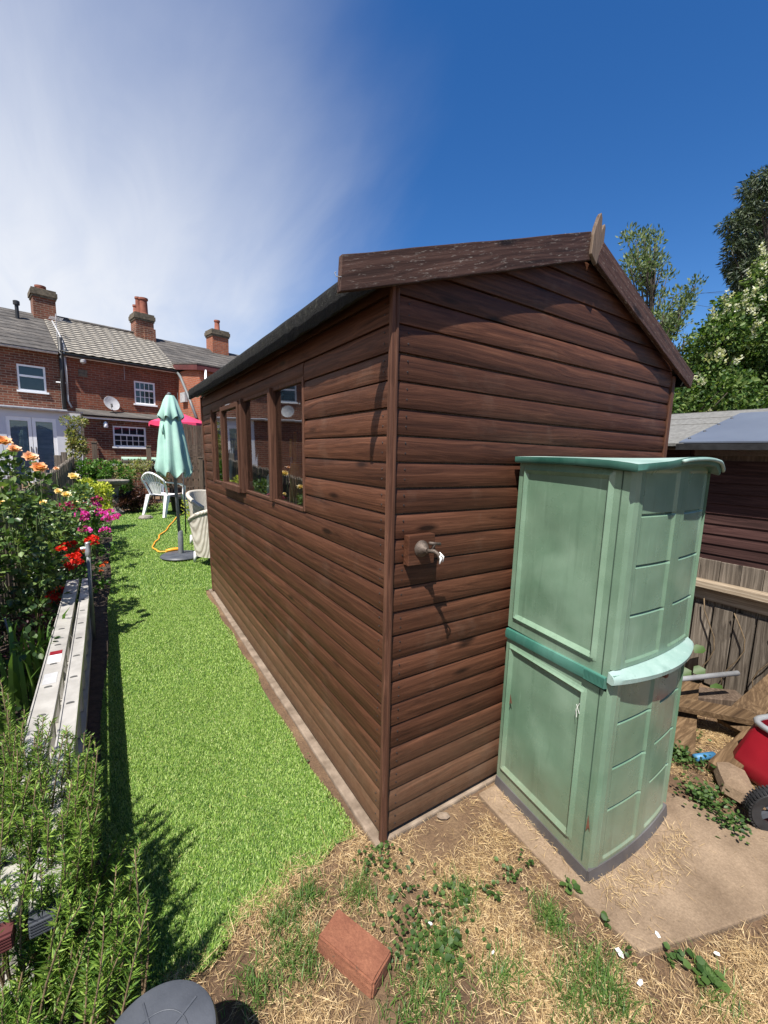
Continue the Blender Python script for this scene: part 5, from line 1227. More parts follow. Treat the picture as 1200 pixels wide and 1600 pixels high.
o = MB().lathe([(0.07, 0.0), (0.10, 0.03), (0.085, 0.07), (0.03, 0.085)], (0, 0, 0), 10, True, lambda a, i: 1+0.35*math.cos(2*a)).build('rough_rock', M['concrete'], None); o.location = (1.60, -0.66, -0.01); o.rotation_euler = (0, 0, R(30)); tag(o, 'rough brown rock beside the red tub', 'rock')

# red tub cart with a black wheel
tc_ = empty('tub_cart', (1.80, -0.83, -0.02), R(-20), 'red plastic tub cart with grey rim, tube leg and black wheel', 'cart')
V = []; n = 28; prof = [(0.165, 0.0), (0.178, 0.02), (0.170, 0.08), (0.118, 0.262), (0.112, 0.275), (0.104, 0.275), (0.11, 0.22), (0.14, 0.06)]
MB().lathe(prof, (0.03, 0.06, 0.03), n, True, lambda a, i: 1/((abs(math.cos(a))**9+abs(math.sin(a))**9)**(1/9))*0.92).build('tub', M['red_plastic'], tc_, 'auto')
MB().tube([(0.03+0.118*math.cos(a)/((abs(math.cos(a))**4+abs(math.sin(a))**4)**0.25)*0.95, 0.06+0.118*math.sin(a)/((abs(math.cos(a))**4+abs(math.sin(a))**4)**0.25)*0.95, 0.305) for a in np.linspace(0, 2*math.pi, 29)], 0.015, 8).build('rim', M['galv'], tc_, True)
MB().tube([(-0.27, -0.16, 0.10), (-0.12, -0.20, 0.22), (0.06, -0.22, 0.40), (0.3, -0.22, 0.62)], 0.017, 10).build('tube_leg', M['galv'], tc_, True)
wl_ = MB().lathe([(0.058, -0.022), (0.094, -0.026), (0.10, -0.012), (0.101, 0.0), (0.10, 0.012), (0.094, 0.026), (0.058, 0.022), (0.058, -0.022)], (0, 0, 0), 40, False, lambda a, i: 1.0)
o = wl_.build('wheel', M['black'], tc_, 'auto'); o.location = (-0.31, -0.12, 0.10); o.rotation_euler = (R(90), 0, R(-28))
for i in range(5):
    a = 2*math.pi*i/5; MB().bar((0.018*math.cos(a), 0.018*math.sin(a), 0), (0.06*math.cos(a), 0.06*math.sin(a), 0), 0.022, 0.014).build('spoke', M['slate_grey'], o)
MB().lathe([(0.02, -0.024), (0.024, -0.01), (0.024, 0.02), (0.012, 0.03)], (0, 0, 0), 16).build('hub', M['slate_grey'], o, 'auto')
tread = MB()
for i in range(44):
    a = 2*math.pi*i/44
    for sz in (-1, 1): tread.obox((0.1*math.cos(a), 0.1*math.sin(a), sz*0.014), (0.004*math.cos(a), 0.004*math.sin(a), 0), (-0.0035*math.sin(a), 0.0035*math.cos(a), 0), (0, 0, 0.010))
tag(tread.build('tread_lugs', M['black'], o), kind='stuff')

# ================================================================== LOOSE THINGS ON THE GROUND
bk = on(555, 1478, 2, 0.03)
b = MB(); b.box(-0.106, 0.106, -0.052, 0.052, 0.0, 0.060); o = b.build('loose_brick', M['loose_brick'])
import bmesh
bm = bmesh.new(); bm.from_mesh(o.data); bmesh.ops.bevel(bm, geom=bm.edges[:], offset=0.005, segments=2, affect='EDGES'); bmesh.ops.subdivide_edges(bm, edges=bm.edges[:], cuts=4, use_grid_fill=True)
for v_ in bm.verts:
    c_ = v_.co; nz = float(vnoise(c_.x*1.0+c_.z*0.7, c_.y+c_.z*0.5, 60, 31)); n3 = float(vnoise(c_.x+c_.z, c_.y-c_.z, 17, 32))
    edge = min(0.106-abs(c_.x), 0.052-abs(c_.y)) < 0.012 and c_.z > 0.04
    v_.co += v_.normal*(0.0022*(nz-0.5)-(0.008*max(0, n3-0.62)/0.38 if edge else 0))
bm.to_mesh(o.data); bm.free()

o.location = (-0.300, -0.300, -0.014); o.rotation_euler = (R(-4), R(2), R(-65)); tag(o, 'single red brick lying in the dry grass', 'brick')
bn = empty('upturned_bucket', (-0.838, -0.398, -0.02), 0, 'dark grey upturned round bucket at the bottom edge', 'bucket')
MB().lathe([(0.152, 0.0), (0.148, 0.02), (0.124, 0.288), (0.120, 0.298), (0.112, 0.30)], (0, 0, 0), 48).build('body', M['slate_grey'], bn, 'auto')
for r_ in (0.064, 0.038): MB().tube([(r_*math.cos(a), r_*math.sin(a), 0.3005) for a in np.linspace(0, 2*math.pi, 37)], 0.0016, 6).build('ring_rib', M['slate_grey'], bn, True)
for i in range(5):
    a = 2*math.pi*i/5+0.5; MB().bar((0.02*math.cos(a), 0.02*math.sin(a), 0.3005), (0.10*math.cos(a), 0.10*math.sin(a), 0.3005), 0.004, 0.004).build('radial_rib', M['slate_grey'], bn)
for i, (px, py, s_) in enumerate(((1000, 1537, .009), (1027, 1462, .008), (1120, 1492, .007), (770, 1490, .005), (968, 1490, .012), (672, 1445, .006))):
    p = on(px, py, 2, 0.0); b = MB(); b.lathe([(0.3*s_, 0), (s_, 0.004), (0.8*s_, 0.008), (0.2*s_, 0.01)], (0, 0, 0), 7, True, lambda a, i: 1+0.4*math.cos(2*a)); o = b.build('litter_scrap', M['paper']); o.location = (float(p[0]), float(p[1]), 0.0); o.rotation_euler = (0, 0, i*1.1)
    tag(o, ('white scrap at the bottom, below the slab corner', 'white scrap on the slab near its front corner', 'white scrap in dry grass right of the slab', 'tiny white scrap among the weeds left of the slab', 'largest pale scrap, against the slab edge', 'white scrap among the weeds by the brick')[i], 'scrap', 'white scraps on the dry ground')
rk = on(693, 1268, 2, 0.01)
o = MB().lathe([(0.02, 0), (0.024, 0.008), (0.016, 0.016), (0.006, 0.018)], (0, 0, 0), 9, True, lambda a, i: 1+0.3*math.cos(2*a+1)).build('pale_stone', M['pale_concrete']); o.location = (float(rk[0]), float(rk[1]), -0.018); tag(o, 'small pale stone on bare soil below the gable', 'stone')

# straw and dry grass
def in_slab(x, y): return (x > 0.475) & (y > -0.80-0.32*(x-0.5)) & (x < 1.45)
n = 300000
x, y = scatter(n, -1.0, 2.4, -1.35, 0.1)
dens = np.clip(vnoise(x, y, 5.0, 11)*1.3+0.5*vnoise(x, y, 17, 12)-0.40, 0, 1)
bare = np.exp(-((x-0.25)/0.26)**2-((y+0.11)/0.13)**2)*1.2+0.8*np.exp(-((x-0.42)/0.16)**2-((y+0.6)/0.12)**2)
dens = dens*(1-np.clip(bare, 0, 0.95))
near_cab = np.exp(-((x-0.60)/0.05)**2-((y+0.35)/0.25)**2)+0.9*np.exp(-((y+0.645+0.02*np.sin(x*9))/0.05)**2)*(x > 0.55)*(x < 1.1)
keep = (rng.random(n) < np.where(in_slab(x, y), np.clip(near_cab, 0, 0.9)*0.22+0.002, dens)) & ~(in_turf(x, y) & (y > turf_near(x)+0.05)) & ~((y > -0.035) & (x > -0.06)) & ~((x > 0.6) & (x < 1.12) & (y > -0.56))
x, y = x[keep], y[keep]; k_ = len(x)
P = np.stack([x, y, np.where(in_slab(x, y), 0.002, -0.016)+rng.uniform(0, 0.012, k_)], 1)
a = rng.uniform(0, 2*math.pi, k_); el = rng.normal(0.05, 0.16, k_)
D = np.stack([np.cos(a)*np.cos(el), np.sin(a)*np.cos(el), np.abs(np.sin(el))], 1)
L = rng.uniform(0.012, 0.05, k_)*np.where(rng.random(k_) < 0.05, 2.2, 1)
nl = 420; xl, yl_ = scatter(nl, -0.97, -0.12, 0.0, 4.0); wgt = rng.random(nl) < np.exp(-yl_/1.6)+0.15; xl, yl_ = xl[wgt], yl_[wgt]; nl = len(xl)
P = np.concatenate([P, np.stack([xl, yl_, np.full(nl, 0.006)], 1)]); al = rng.uniform(0, 6.28, nl); D = np.concatenate([D, np.stack([np.cos(al), np.sin(al), rng.uniform(0, 0.2, nl)], 1)]); L = np.concatenate([L, rng.uniform(0.008, 0.03, nl)]); k_ = len(P)
V1, F1 = leafgeo(P, D, L, rng.uniform(0.0007, 0.0018, k_), 0.1, False, np.tile([0.0, 0.0, 1.0], (k_, 1))+rng.normal(0, 0.4, (k_, 3)))
tag(npmesh('dry_grass', V1, F1, M['straw']), 'straw coloured dry grass scattered over the bare ground', 'grass', kind='stuff')
# tufts of surviving green grass
parts = []
for px, py, r_, n in ((440, 1440, .06, 300), (470, 1500, .07, 350), (660, 1560, .10, 500), (860, 1440, .05, 330), (930, 1520, .07, 330), (900, 1570, .08, 380), (960, 1570, .06, 250), (720, 1400, .06, 180), (780, 1530, .07, 260), (560, 1400, .06, 260), (1120, 1560, .07, 150), (480, 1400, .05, 240), (400, 1545, .06, 240), (690, 1490, .06, 300)):
    p = on(px, py, 2, -0.015); q = rng.normal(0, r_*0.6, (n, 2))
    P = np.stack([p[0]+q[:, 0], p[1]+q[:, 1], np.full(n, -0.018)], 1); D = np.stack([rng.normal(size=n), rng.normal(size=n), np.zeros(n)], 1)
    parts.append(blades(P, D, rng.uniform(0.03, 0.075, n), rng.uniform(0.0015, 0.0032, n), rng.uniform(0.3, 1.0, n)))
V1, F1 = merge(parts); tag(npmesh('green_grass_tufts', V1, F1, M['green_grass']), 'tufts of green grass among the straw', 'grass', kind='stuff')
# broad leaved weeds
parts = []
for px, py, r_, n, s_ in ((590, 1345, .05, 60, .018), (650, 1420, .11, 85, .018), (690, 1440, .10, 70, .017), (640, 1475, .09, 50, .018), (720, 1405, .03, 30, .02), (800, 1375, .03, 26, .018), (770, 1400, .03, 22, .018), (890, 1392, .018, 12, .028), (945, 1440, .015, 10, .02), (1055, 1505, .02, 16, .022), (1105, 1535, .03, 26, .03), (980, 1500, .012, 8, .02), (700, 1490, .04, 40, .024), (600, 1300, .02, 14, .02), (480, 1190, .015, 10, .012), (820, 1350, .02, 12, .018), (940, 860+420, .0, 1, .01)):
    p = on(px, py, 2, -0.015); q = rng.normal(0, r_*0.7, (n, 2)); a = rng.uniform(0, 6.28, n)
    P = np.stack([p[0]+q[:, 0], p[1]+q[:, 1], -0.01+rng.uniform(0, 0.03, n)], 1); D = np.stack([np.cos(a), np.sin(a), rng.uniform(-0.1, 0.5, n)], 1)
    parts.append(leafgeo(P, D, s_*rng.uniform(0.6, 1.15, n), s_*rng.uniform(0.6, 1.0, n), 0.12, True, np.tile([0., 0., 1.], (n, 1))+rng.normal(0, 0.25, (n, 3))))
for px, py, r_, n, s_ in ((1075, 1190, .07, 190, .022), (1100, 1250, .07, 220, .022), (1075, 1150, .05, 60, .02), (1140, 1290, .05, 120, .02), (1060, 1180, .04, 80, .022)):
    p = on(px, py, 2, 0.0); q = rng.normal(0, r_*0.7, (n, 2)); a = rng.uniform(0, 6.28, n)
    P = np.stack([p[0]+q[:, 0], p[1]+q[:, 1], 0.0+rng.uniform(0, 0.05, n)], 1); D = np.stack([np.cos(a), np.sin(a), rng.uniform(-0.1, 0.6, n)], 1)
    parts.append(leafgeo(P, D, s_*rng.uniform(0.6, 1.15, n), s_*rng.uniform(0.5, 0.8, n), 0.12, True, np.tile([0., 0., 1.], (n, 1))+rng.normal(0, 0.3, (n, 3))))
V1, F1 = merge(parts); tag(npmesh('low_weeds', V1, F1, M['weed']), 'low broad leaved weeds growing in the dry ground', 'weeds', kind='stuff')
# vine on the right fence
vn = empty('climbing_vine', (2.6, -0.2, 0.0), 0, 'thin vine with big green leaves on the grey fence', 'vine')
b = MB()
for i in range(4):
    y_ = -0.28+0.16*i; b.tube([(0.0, y_+0.05*math.sin(2*t+i), 0.02+0.5*t/3+0.05*i*t/3) for t in np.linspace(0, 3, 8)], 0.004, 5)
b.build('stems', M['stem'], vn, True)
ys_ = [0.24, 0.16, 0.20, 0.10, 0.02, 0.26, 0.05, -0.05]; zs_ = [0.32, 0.24, 0.14, 0.07, 0.12, 0.20, 0.28, 0.05]
for i in range(8):
    P = np.array([[-0.01, ys_[i], zs_[i]]]); V1, F1 = leafgeo(P, np.array([[-0.5, random.uniform(-1, 1), -0.35]]), 0.085, 0.08, 0.15, True, np.array([[-1.0, 0, 0.6]])); npmesh('leaf', V1, F1, M['weed'], vn)

# ================================================================== PLANTS ON THE LEFT
def stems_mesh(name, lines, r0, mat, parent):
    b = MB()
    for L_ in lines: b.tube(L_, list(np.linspace(r0, r0*0.35, len(L_))), 5)
    return b.build(name, mat, parent, True)
def curve(a, b, sag=0.0, n=5, side=None):
    a, b = np.array(a, float), np.array(b, float); m_ = (a+b)/2+np.array([0, 0, sag])+(side if side is not None else rng.normal(0, 0.03, 3))
    return [a*(1-t)**2+2*m_*t*(1-t)+b*t*t for t in np.linspace(0, 1, n)]
def rosemary(name, label, base, tips, seed):
    t = empty(name, tuple(base), 0, label, 'rosemary', 'rosemary bushes beside the ladder')
    base = np.array(base); lines = []; PP = []; DD = []; LL = []
    for tip in tips:
        b_ = np.array([0.30*base[0]+0.70*tip[0], 0.30*base[1]+0.70*tip[1]-0.03, 0.0])+np.array([rng.normal(0, 0.03), rng.normal(0, 0.03), 0.0]); ln = curve(b_-base, np.array(tip)-base, 0.05, 7)
        lines.append(ln); arr = np.array(ln); n = 150
        u_ = rng.uniform(0.28, 1.0, n)**0.8*6*0.999; i_ = u_.astype(int); f_ = (u_-i_)[:, None]; p = arr[i_]*(1-f_)+arr[np.minimum(i_+1, 6)]*f_; d = unit(arr[np.minimum(i_+1, 6)]-arr[i_])
        s_ = unit(np.cross(d, rdir(n))); PP.append(p); DD.append(d*rng.uniform(0.5, 1.1, n)[:, None]+s_); LL.append(rng.uniform(0.016, 0.038, n)*(1.15-0.5*(u_/6)**4))
    stems_mesh('stem', lines, 0.004, M['stem'], t)
    P, D, L = np.concatenate(PP), np.concatenate(DD), np.concatenate(LL)
    V1, F1 = leafgeo(P, D, L, 0.0036, 0.15); npmesh('needles', V1, F1, M['rosemary'], t)
tips = []
for i in range(60):
    px = rng.uniform(-40, 130); py = rng.uniform(1230, 1400); p = at(px, py, np.interp(py, [1200, 1420], [1.22, 1.02])+rng.normal(0, 0.05)); tips.append(p)
for i in range(150):
    px = rng.uniform(-60, 160); lo = np.interp(px, [-90, 0, 40, 90, 150], [1010, 1060, 1100, 1120, 1150]); py = rng.uniform(lo, lo+270) if px < 100 else rng.uniform(lo, lo+190)
    dpt = np.interp(py, [1000, 1450], [1.60, 1.02])+rng.normal(0, 0.06); p = at(px, py, dpt); tips.append(p)
rosemary('rosemary_bush', 'upright rosemary bush growing over the middle of the ladder', (-1.23, 0.42, -0.01), tips, 1)
tips = []
for i in range(34):
    px = rng.uniform(110, 238); py = 1320+0.9*(238-px)+rng.uniform(-25, 120); tips.append(at(px, py, rng.uniform(1.0, 1.16)))
for i in range(85):
    u_ = rng.random(); px = -60+285*u_+rng.normal(0, 18); py = 1620-305*u_+rng.uniform(-50, 150)
    dpt = np.interp(py, [1320, 1600], [1.36, 0.98])+rng.normal(0, 0.05); p = at(px, py, dpt); p[2] = min(max(p[2], 0.08), 0.50); tips.append(p)
rosemary('rosemary_bush', 'sprawling rosemary bush at the bottom left leaning over the lawn', (-1.12, -0.16, -0.01), tips, 2)

def leafy(name, label, cat, base, clumps, n_each, L, W, mat, roundish=True, stem_mat='stem', stem_r=0.006, group=None, spread=0.5, upbias=0.2, flowers=None):
    """plant: leaves gathered in clumps round the given points (relative to base), a stem to every clump"""
    t = empty(name, tuple(base), 0, label, cat, group); PP = []; DD = []; lines = []
    for (cx, cy, cz, r_) in clumps:
        n = max(4, int(n_each*r_/0.1)); d = rdir(n); rad = r_*rng.uniform(0.25, 1.0, n)[:, None]**spread
        PP.append(np.array([cx, cy, cz])+d*rad*np.array([1, 1, 0.85])); e = d+rdir(n)*0.7; e[:, 2] += upbias; DD.append(e)
        lines.append(curve((cx*0.15, cy*0.15, 0), (cx, cy, cz), 0.05))
    P, D = np.concatenate(PP), np.concatenate(DD); n = len(P); s_ = rng.uniform(0.6, 1.15, n)
    N = np.tile([0., 0., 1.], (n, 1))+rng.normal(0, 0.6, (n, 3))
    V1, F1 = leafgeo(P, D, L*s_, W*s_, 0.15, roundish, N); npmesh('foliage', V1, F1, mat, t)
    stems_mesh('stem', lines, stem_r, M[stem_mat], t)
    return t
def rose_bloom(parent, p, r_, mat, face=None):
    """layered rose: rings of cupped petals"""
    parts = []; face = unit(np.array(face if face is not None else [0.15, -0.55, 0.8])); a1 = unit(np.cross(face, [0, 0, 1.0])); a2 = np.cross(face, a1)
    for k_, (n, open_, len_) in enumerate(((7, 1.25, 1.0), (7, 0.85, 0.95), (6, 0.5, 0.8), (4, 0.2, 0.62))):
        a = np.linspace(0, 2*math.pi, n, endpoint=False)+k_*0.5; out = np.cos(a)[:, None]*a1+np.sin(a)[:, None]*a2
        D = out*math.sin(open_)+face*math.cos(open_); P = np.tile(np.array(p), (n, 1))+out*r_*0.05
        parts.append(leafgeo(P, D, r_*len_*rng.uniform(0.85, 1.1, n), r_*0.85*rng.uniform(0.8, 1.1, n), 0.22, True, np.tile(face, (n, 1))-out*0.3))
    V1, F1 = merge(parts); return npmesh('bloom', V1, F1, mat, parent)
def clumps_box(n, x0, x1, y0, y1, z0, z1, r0, r1): return [(rng.uniform(x0, x1), rng.uniform(y0, y1), rng.uniform(z0, z1), rng.uniform(r0, r1)) for _ in range(n)]
# rose bushes
rb1 = leafy('rose_bush', 'tall rose bush with peach blooms nearest the camera in the bed', 'rose', (-1.46, 2.75, 0), clumps_box(24, -0.18, 0.12, -0.35, 0.5, 0.35, 1.25, 0.07, 0.13)+[(0.0, 0.3, 1.36, 0.09), (-0.05, 0.1, 1.34, 0.09), (0.05, 0.45, 1.25, 0.08), (-0.14, 0.2, 1.42, 0.1), (-0.12, 0.0, 1.42, 0.09)], 60, 0.052, 0.038, M['rose_leaf'], stem_mat='green_stem', group='rose bushes in the bed')
rb2 = leafy('rose_bush', 'second rose bush, with cream blooms, behind the tall peach one', 'rose', (-1.42, 4.1, 0), clumps_box(20, -0.2, 0.16, -0.5, 0.5, 0.25, 1.0, 0.08, 0.14), 56, 0.052, 0.038, M['rose_leaf'], stem_mat='green_stem', group='rose bushes in the bed')
rb3 = leafy('rose_bush', 'third dark leaved rose bush, farthest along the fence', 'rose', (-1.42, 5.7, 0.03), clumps_box(18, -0.2, 0.2, -0.5, 0.7, 0.25, 0.95, 0.09, 0.15), 50, 0.055, 0.04, M['rose_leaf'], stem_mat='green_stem', group='rose bushes in the bed')
for bush, L_ in ((rb1, ((4, 692, 3.0, 'peach', .06), (23, 704, 3.1, 'pale_peach', .048), (48, 717, 3.05, 'pale_peach', .058), (62, 733, 3.0, 'peach', .062), (2, 786, 2.9, 'cream_rose', .03))), (rb2, ((115, 746, 4.7, 'cream_rose', .065), (91, 769, 4.2, 'cream_rose', .045), (103, 774, 4.3, 'cream_rose', .05), (66, 786, 4.0, 'cream_rose', .045), (88, 733, 4.9, 'pale_peach', .035), (118, 786, 4.8, 'cream_rose', .035)))):
    for px, py, dpt, mt, r_ in L_:
        p = at(px, py, dpt)-np.array(bush.location); rose_bloom(bush, p, r_, M[mt])
        stems_mesh('stem', [curve((p[0]*0.5, p[1]*0.6, 0.5), p-np.array([0, 0, 0.01]), 0.0)], 0.004, M['green_stem'], bush)
# dark mixed planting low in the bed
leafy('bed_foliage', 'low dark green foliage along the front of the picket fence', 'plant', (-1.42, 2.6, 0), clumps_box(34, -0.22, 0.12, -0.9, 1.6, 0.08, 0.45, 0.08, 0.15), 34, 0.045, 0.032, M['dark_leaf'], stem_r=0.004)
leafy('plum_plant', 'purple leaved plant in the bed beside the ladder', 'plant', (-1.42, 2.35, 0), clumps_box(10, -0.12, 0.08, -0.25, 0.35, 0.1, 0.34, 0.06, 0.1), 40, 0.034, 0.022, M['plum_leaf'], stem_r=0.004)
# geraniums: heads of small petals
def geranium(label, base, clumps, heads, mat, n_leaf=34, lm='mid_leaf', group='geraniums in the flower bed', hr=0.05):
    t = leafy('geranium', label, 'geranium', base, clumps, n_leaf, 0.042, 0.042, M[lm], stem_mat='green_stem', stem_r=0.004, group=group)
    for px, py, dpt in heads:
        p = at(px, py, dpt)-np.array(base); n = 46; d = rdir(n); d[:, 2] = np.abs(d[:, 2])*0.8
        r_ = hr*rng.uniform(0.75, 1.2)
        V1, F1 = leafgeo(p+d*r_*0.8, d+rdir(n)*0.5, r_*0.62, r_*0.6, 0.1, True, d+rdir(n)*0.3); npmesh('flower_head', V1, F1, M[mat], t)
        stems_mesh('stem', [curve((p[0]*0.6, p[1]*0.6, max(0.05, p[2]-0.2)), p, 0)], 0.003, M['green_stem'], t)
geranium('magenta geranium clump at the lawn edge in the bed', (-1.16, 5.6, 0.03), clumps_box(16, -0.2, 0.17, -0.5, 0.6, 0.12, 0.52, 0.09, 0.14),
         [(160, 806, 5.5), (172, 800, 5.7), (183, 807, 5.6), (155, 800, 5.6), (168, 812, 5.4), (132, 812, 5.2), (125, 800, 5.4), (128, 806, 5.2), (132, 830, 4.9), (164, 830, 5.0), (178, 812, 5.5), (150, 792, 5.8)], 'magenta', hr=0.055)
geranium('dull crimson geranium clump behind the magenta one', (-1.3, 6.4, 0.07), clumps_box(12, -0.2, 0.2, -0.4, 0.5, 0.15, 0.55, 0.09, 0.14),
         [(145, 786, 6.0), (135, 790, 6.0), (150, 782, 6.3), (100, 793, 5.4), (112, 790, 5.6), (92, 797, 5.3), (120, 795, 5.6)], 'dull_pink', hr=0.06)
geranium('scarlet geranium clump by the grey pole', (-1.22, 3.85, 0), clumps_box(10, -0.16, 0.08, -0.4, 0.5, 0.08, 0.32, 0.07, 0.11),
         [(140, 846, 4.3), (148, 850, 4.35), (102, 855, 4.0), (112, 853, 4.1), (126, 862, 4.1), (95, 860, 3.9), (110, 874, 3.9), (118, 870, 3.95), (105, 888, 3.7), (122, 880, 3.9), (114, 884, 3.8), (145, 843, 4.5)], 'red', hr=0.042)
geranium('deep red geranium clump beside the far half of the ladder', (-1.38, 3.0, 0), clumps_box(8, -0.1, 0.1, -0.3, 0.35, 0.06, 0.24, 0.06, 0.1),
         [(80, 928, 3.35), (92, 925, 3.4), (75, 938, 3.25), (86, 940, 3.25), (98, 930, 3.4), (70, 944, 3.2)], 'red', lm='dark_leaf', hr=0.045)
geranium('small orange flowering plant beside the lawn edge', (-1.04, 4.15, 0), clumps_box(4, -0.05, 0.05, -0.2, 0.2, 0.04, 0.12, 0.04, 0.06), [(160, 885, 4.6), (165, 880, 4.7), (158, 893, 4.5)], 'orange_fl', 24, hr=0.022)
# strap leaved clump
sl_ = empty('strap_leaf_plant', (-1.36, 1.95, 0), 0, 'clump of upright green strap leaves left of the ladder', 'plant')
P = []; parts = []
for i in range(46):
    a = rng.uniform(0, 6.28); b_ = np.array([rng.normal(0, 0.08), rng.normal(0, 0.2), 0.0]); H_ = rng.uniform(0.28, 0.52); lean_ = rng.uniform(0.05, 0.3); d = np.array([math.cos(a), math.sin(a), 0]); sd = np.array([-d[1], d[0], 0])
    q = [b_, b_+d*lean_*0.3*H_+np.array([0, 0, 0.5*H_]), b_+d*lean_*0.8*H_+np.array([0, 0, 0.85*H_]), b_+d*lean_*1.5*H_+np.array([0, 0, H_])]; w_ = [0.012, 0.012, 0.009, 0.0005]
    Vv = np.array([q[j]+s*sd*w_[j] for j in range(4) for s in (-1, 1)]); parts.append((Vv, np.array([[0, 1, 3], [0, 3, 2], [2, 3, 5], [2, 5, 4], [4, 5, 7], [4, 7, 6]])))
V1, F1 = merge(parts); npmesh('leaves', V1, F1, M['strap_leaf'], sl_)
o = MB().tube([(0, 0, 0.0), (0.01, 0.02, 0.3), (-0.02, 0.03, 0.5)], 0.005, 6).build('bare_cane', M['grey_pole'], None, True); o.location = (-1.45, 1.98, 0); tag(o, 'thin grey cane standing among the strap leaves', 'cane')
# shrubs at the far end of the bed
def shrub_at(px, py, dpt): p = at(px, py, dpt); return float(p[0]), float(p[1])
x_, y_ = shrub_at(140, 790, 7.0); leafy('yellow_shrub', 'yellow variegated shrub in front of the bird bath', 'shrub', (x_, y_, gz(0, y_)), clumps_box(12, -0.26, 0.26, -0.2, 0.2, 0.3, 0.85, 0.09, 0.13), 120, 0.05, 0.03, M['yellow_leaf'])
x_, y_ = shrub_at(212, 800, 8.9); leafy('brown_shrub', 'rounded red-brown shrub between bird bath and white chair', 'shrub', (x_, y_, gz(0, y_)), clumps_box(22, -0.36, 0.36, -0.2, 0.2, 0.12, 0.42, 0.10, 0.15), 230, 0.035, 0.024, M['brown_leaf'])
x_, y_ = shrub_at(160, 780, 9.2); leafy('laurel_shrub', 'glossy green shrub behind the bird bath', 'shrub', (x_, y_, gz(0, y_)), clumps_box(24, -0.5, 0.5, -0.25, 0.25, 0.3, 1.0, 0.12, 0.18), 110, 0.075, 0.040, M['mid_leaf'], False)
x_, y_ = shrub_at(222, 780, 10.0); leafy('cream_shrub', 'pale leaved shrub along the trellis behind the brown shrub', 'shrub', (x_, y_, gz(0, y_)), clumps_box(22, -0.6, 0.5, -0.15, 0.2, 0.4, 0.95, 0.10, 0.16), 90, 0.06, 0.03, M['cream_leaf'], False)
x_, y_ = shrub_at(127, 760, 10.2); leafy('climbing_shrub', 'tall slender cream leaved climber against the brick wall', 'shrub', (x_, y_, gz(0, y_)), clumps_box(20, -0.2, 0.16, -0.1, 0.1, 0.9, 1.9, 0.08, 0.14), 110, 0.075, 0.036, M['cream_leaf'], False)
x_, y_ = shrub_at(303, 790, 8.0); leafy('small_yellow_shrub', 'small yellow green shrub behind the mint parasol pole', 'shrub', (x_, y_, gz(0, y_)), clumps_box(8, -0.15, 0.15, -0.1, 0.1, 0.15, 0.6, 0.08, 0.11), 44, 0.045, 0.022, M['yellow_leaf'])

# ================================================================== TREES ON THE RIGHT
def tree(name, label, base, trunk_top, trunk_r, clumps, n_each, L, W, mat, blossom=None, roundish=False, upbias=0.0, droop=0.0):
    t = empty(name, tuple(base), 0, label, 'tree', 'trees behind the sheds')
    base = np.array(base, float); tt = np.array(trunk_top, float); b = MB()
    pts = [tt*u_+np.array([0.08*math.sin(3*u_+1), 0.06*math.cos(4*u_), 0]) for u_ in np.linspace(0, 1, 7)]; b.tube(pts, list(np.linspace(trunk_r, trunk_r*0.25, 7)), 10)
    PP = []; DD = []; NN = []; ctr = np.mean([c[:3] for c in clumps], 0)
    for (cx, cy, cz, r_) in clumps:
        s0 = pts[min(6, max(1, int(6*max(0.15, min(0.92, (cz-r_-0.8*math.hypot(cx-tt[0]*cz/tt[2], cy-tt[1]*cz/tt[2]))/max(0.5, tt[2]))))))]; b.tube(curve(s0, (cx, cy, cz), -0.1, 5), list(np.linspace(trunk_r*0.16, 0.006, 5)), 5)
        n = int(n_each*(r_/0.4)**2); d = rdir(n); rad = r_*rng.uniform(0.1, 1.0, n)[:, None]**0.45
        PP.append(np.array([cx, cy, cz])+d*rad*np.array([1, 1, 0.75])); e = d*0.8+rdir(n)*0.8; e[:, 2] += upbias-droop; DD.append(e); NN.append(d+rdir(n)*0.7)
    b.build('trunk', M['bark'], t, True)
    P, D, N = np.concatenate(PP), np.concatenate(DD), np.concatenate(NN); n = len(P); s_ = rng.uniform(0.6, 1.2, n)
    V1, F1 = leafgeo(P, D, L*s_, W*s_, 0.15, roundish, N); npmesh('crown', V1, F1, mat, t)
    if blossom:
        parts = []
        for (cx, cy, cz, r_) in blossom:
            n = 26; d = rdir(n); ax = unit(np.array([rng.normal(0, 0.5)-0.4, rng.normal(0, 0.5)-0.3, 1.0])); h_ = rng.uniform(0, 1, n)[:, None]
            parts.append(leafgeo(np.array([cx, cy, cz])+ax*h_*r_*1.6+d*r_*0.35*(1-h_*0.7), d+ax, r_*0.42, r_*0.3, 0.1, True, d))
        V1, F1 = merge(parts); tag(npmesh('blossom', V1, F1, M['white_blossom'], t), kind='stuff')
    return t
def pxclumps(lst, base): return [tuple(at(px, py, d)-np.array(base))+(r_,) for px, py, d, r_ in lst]
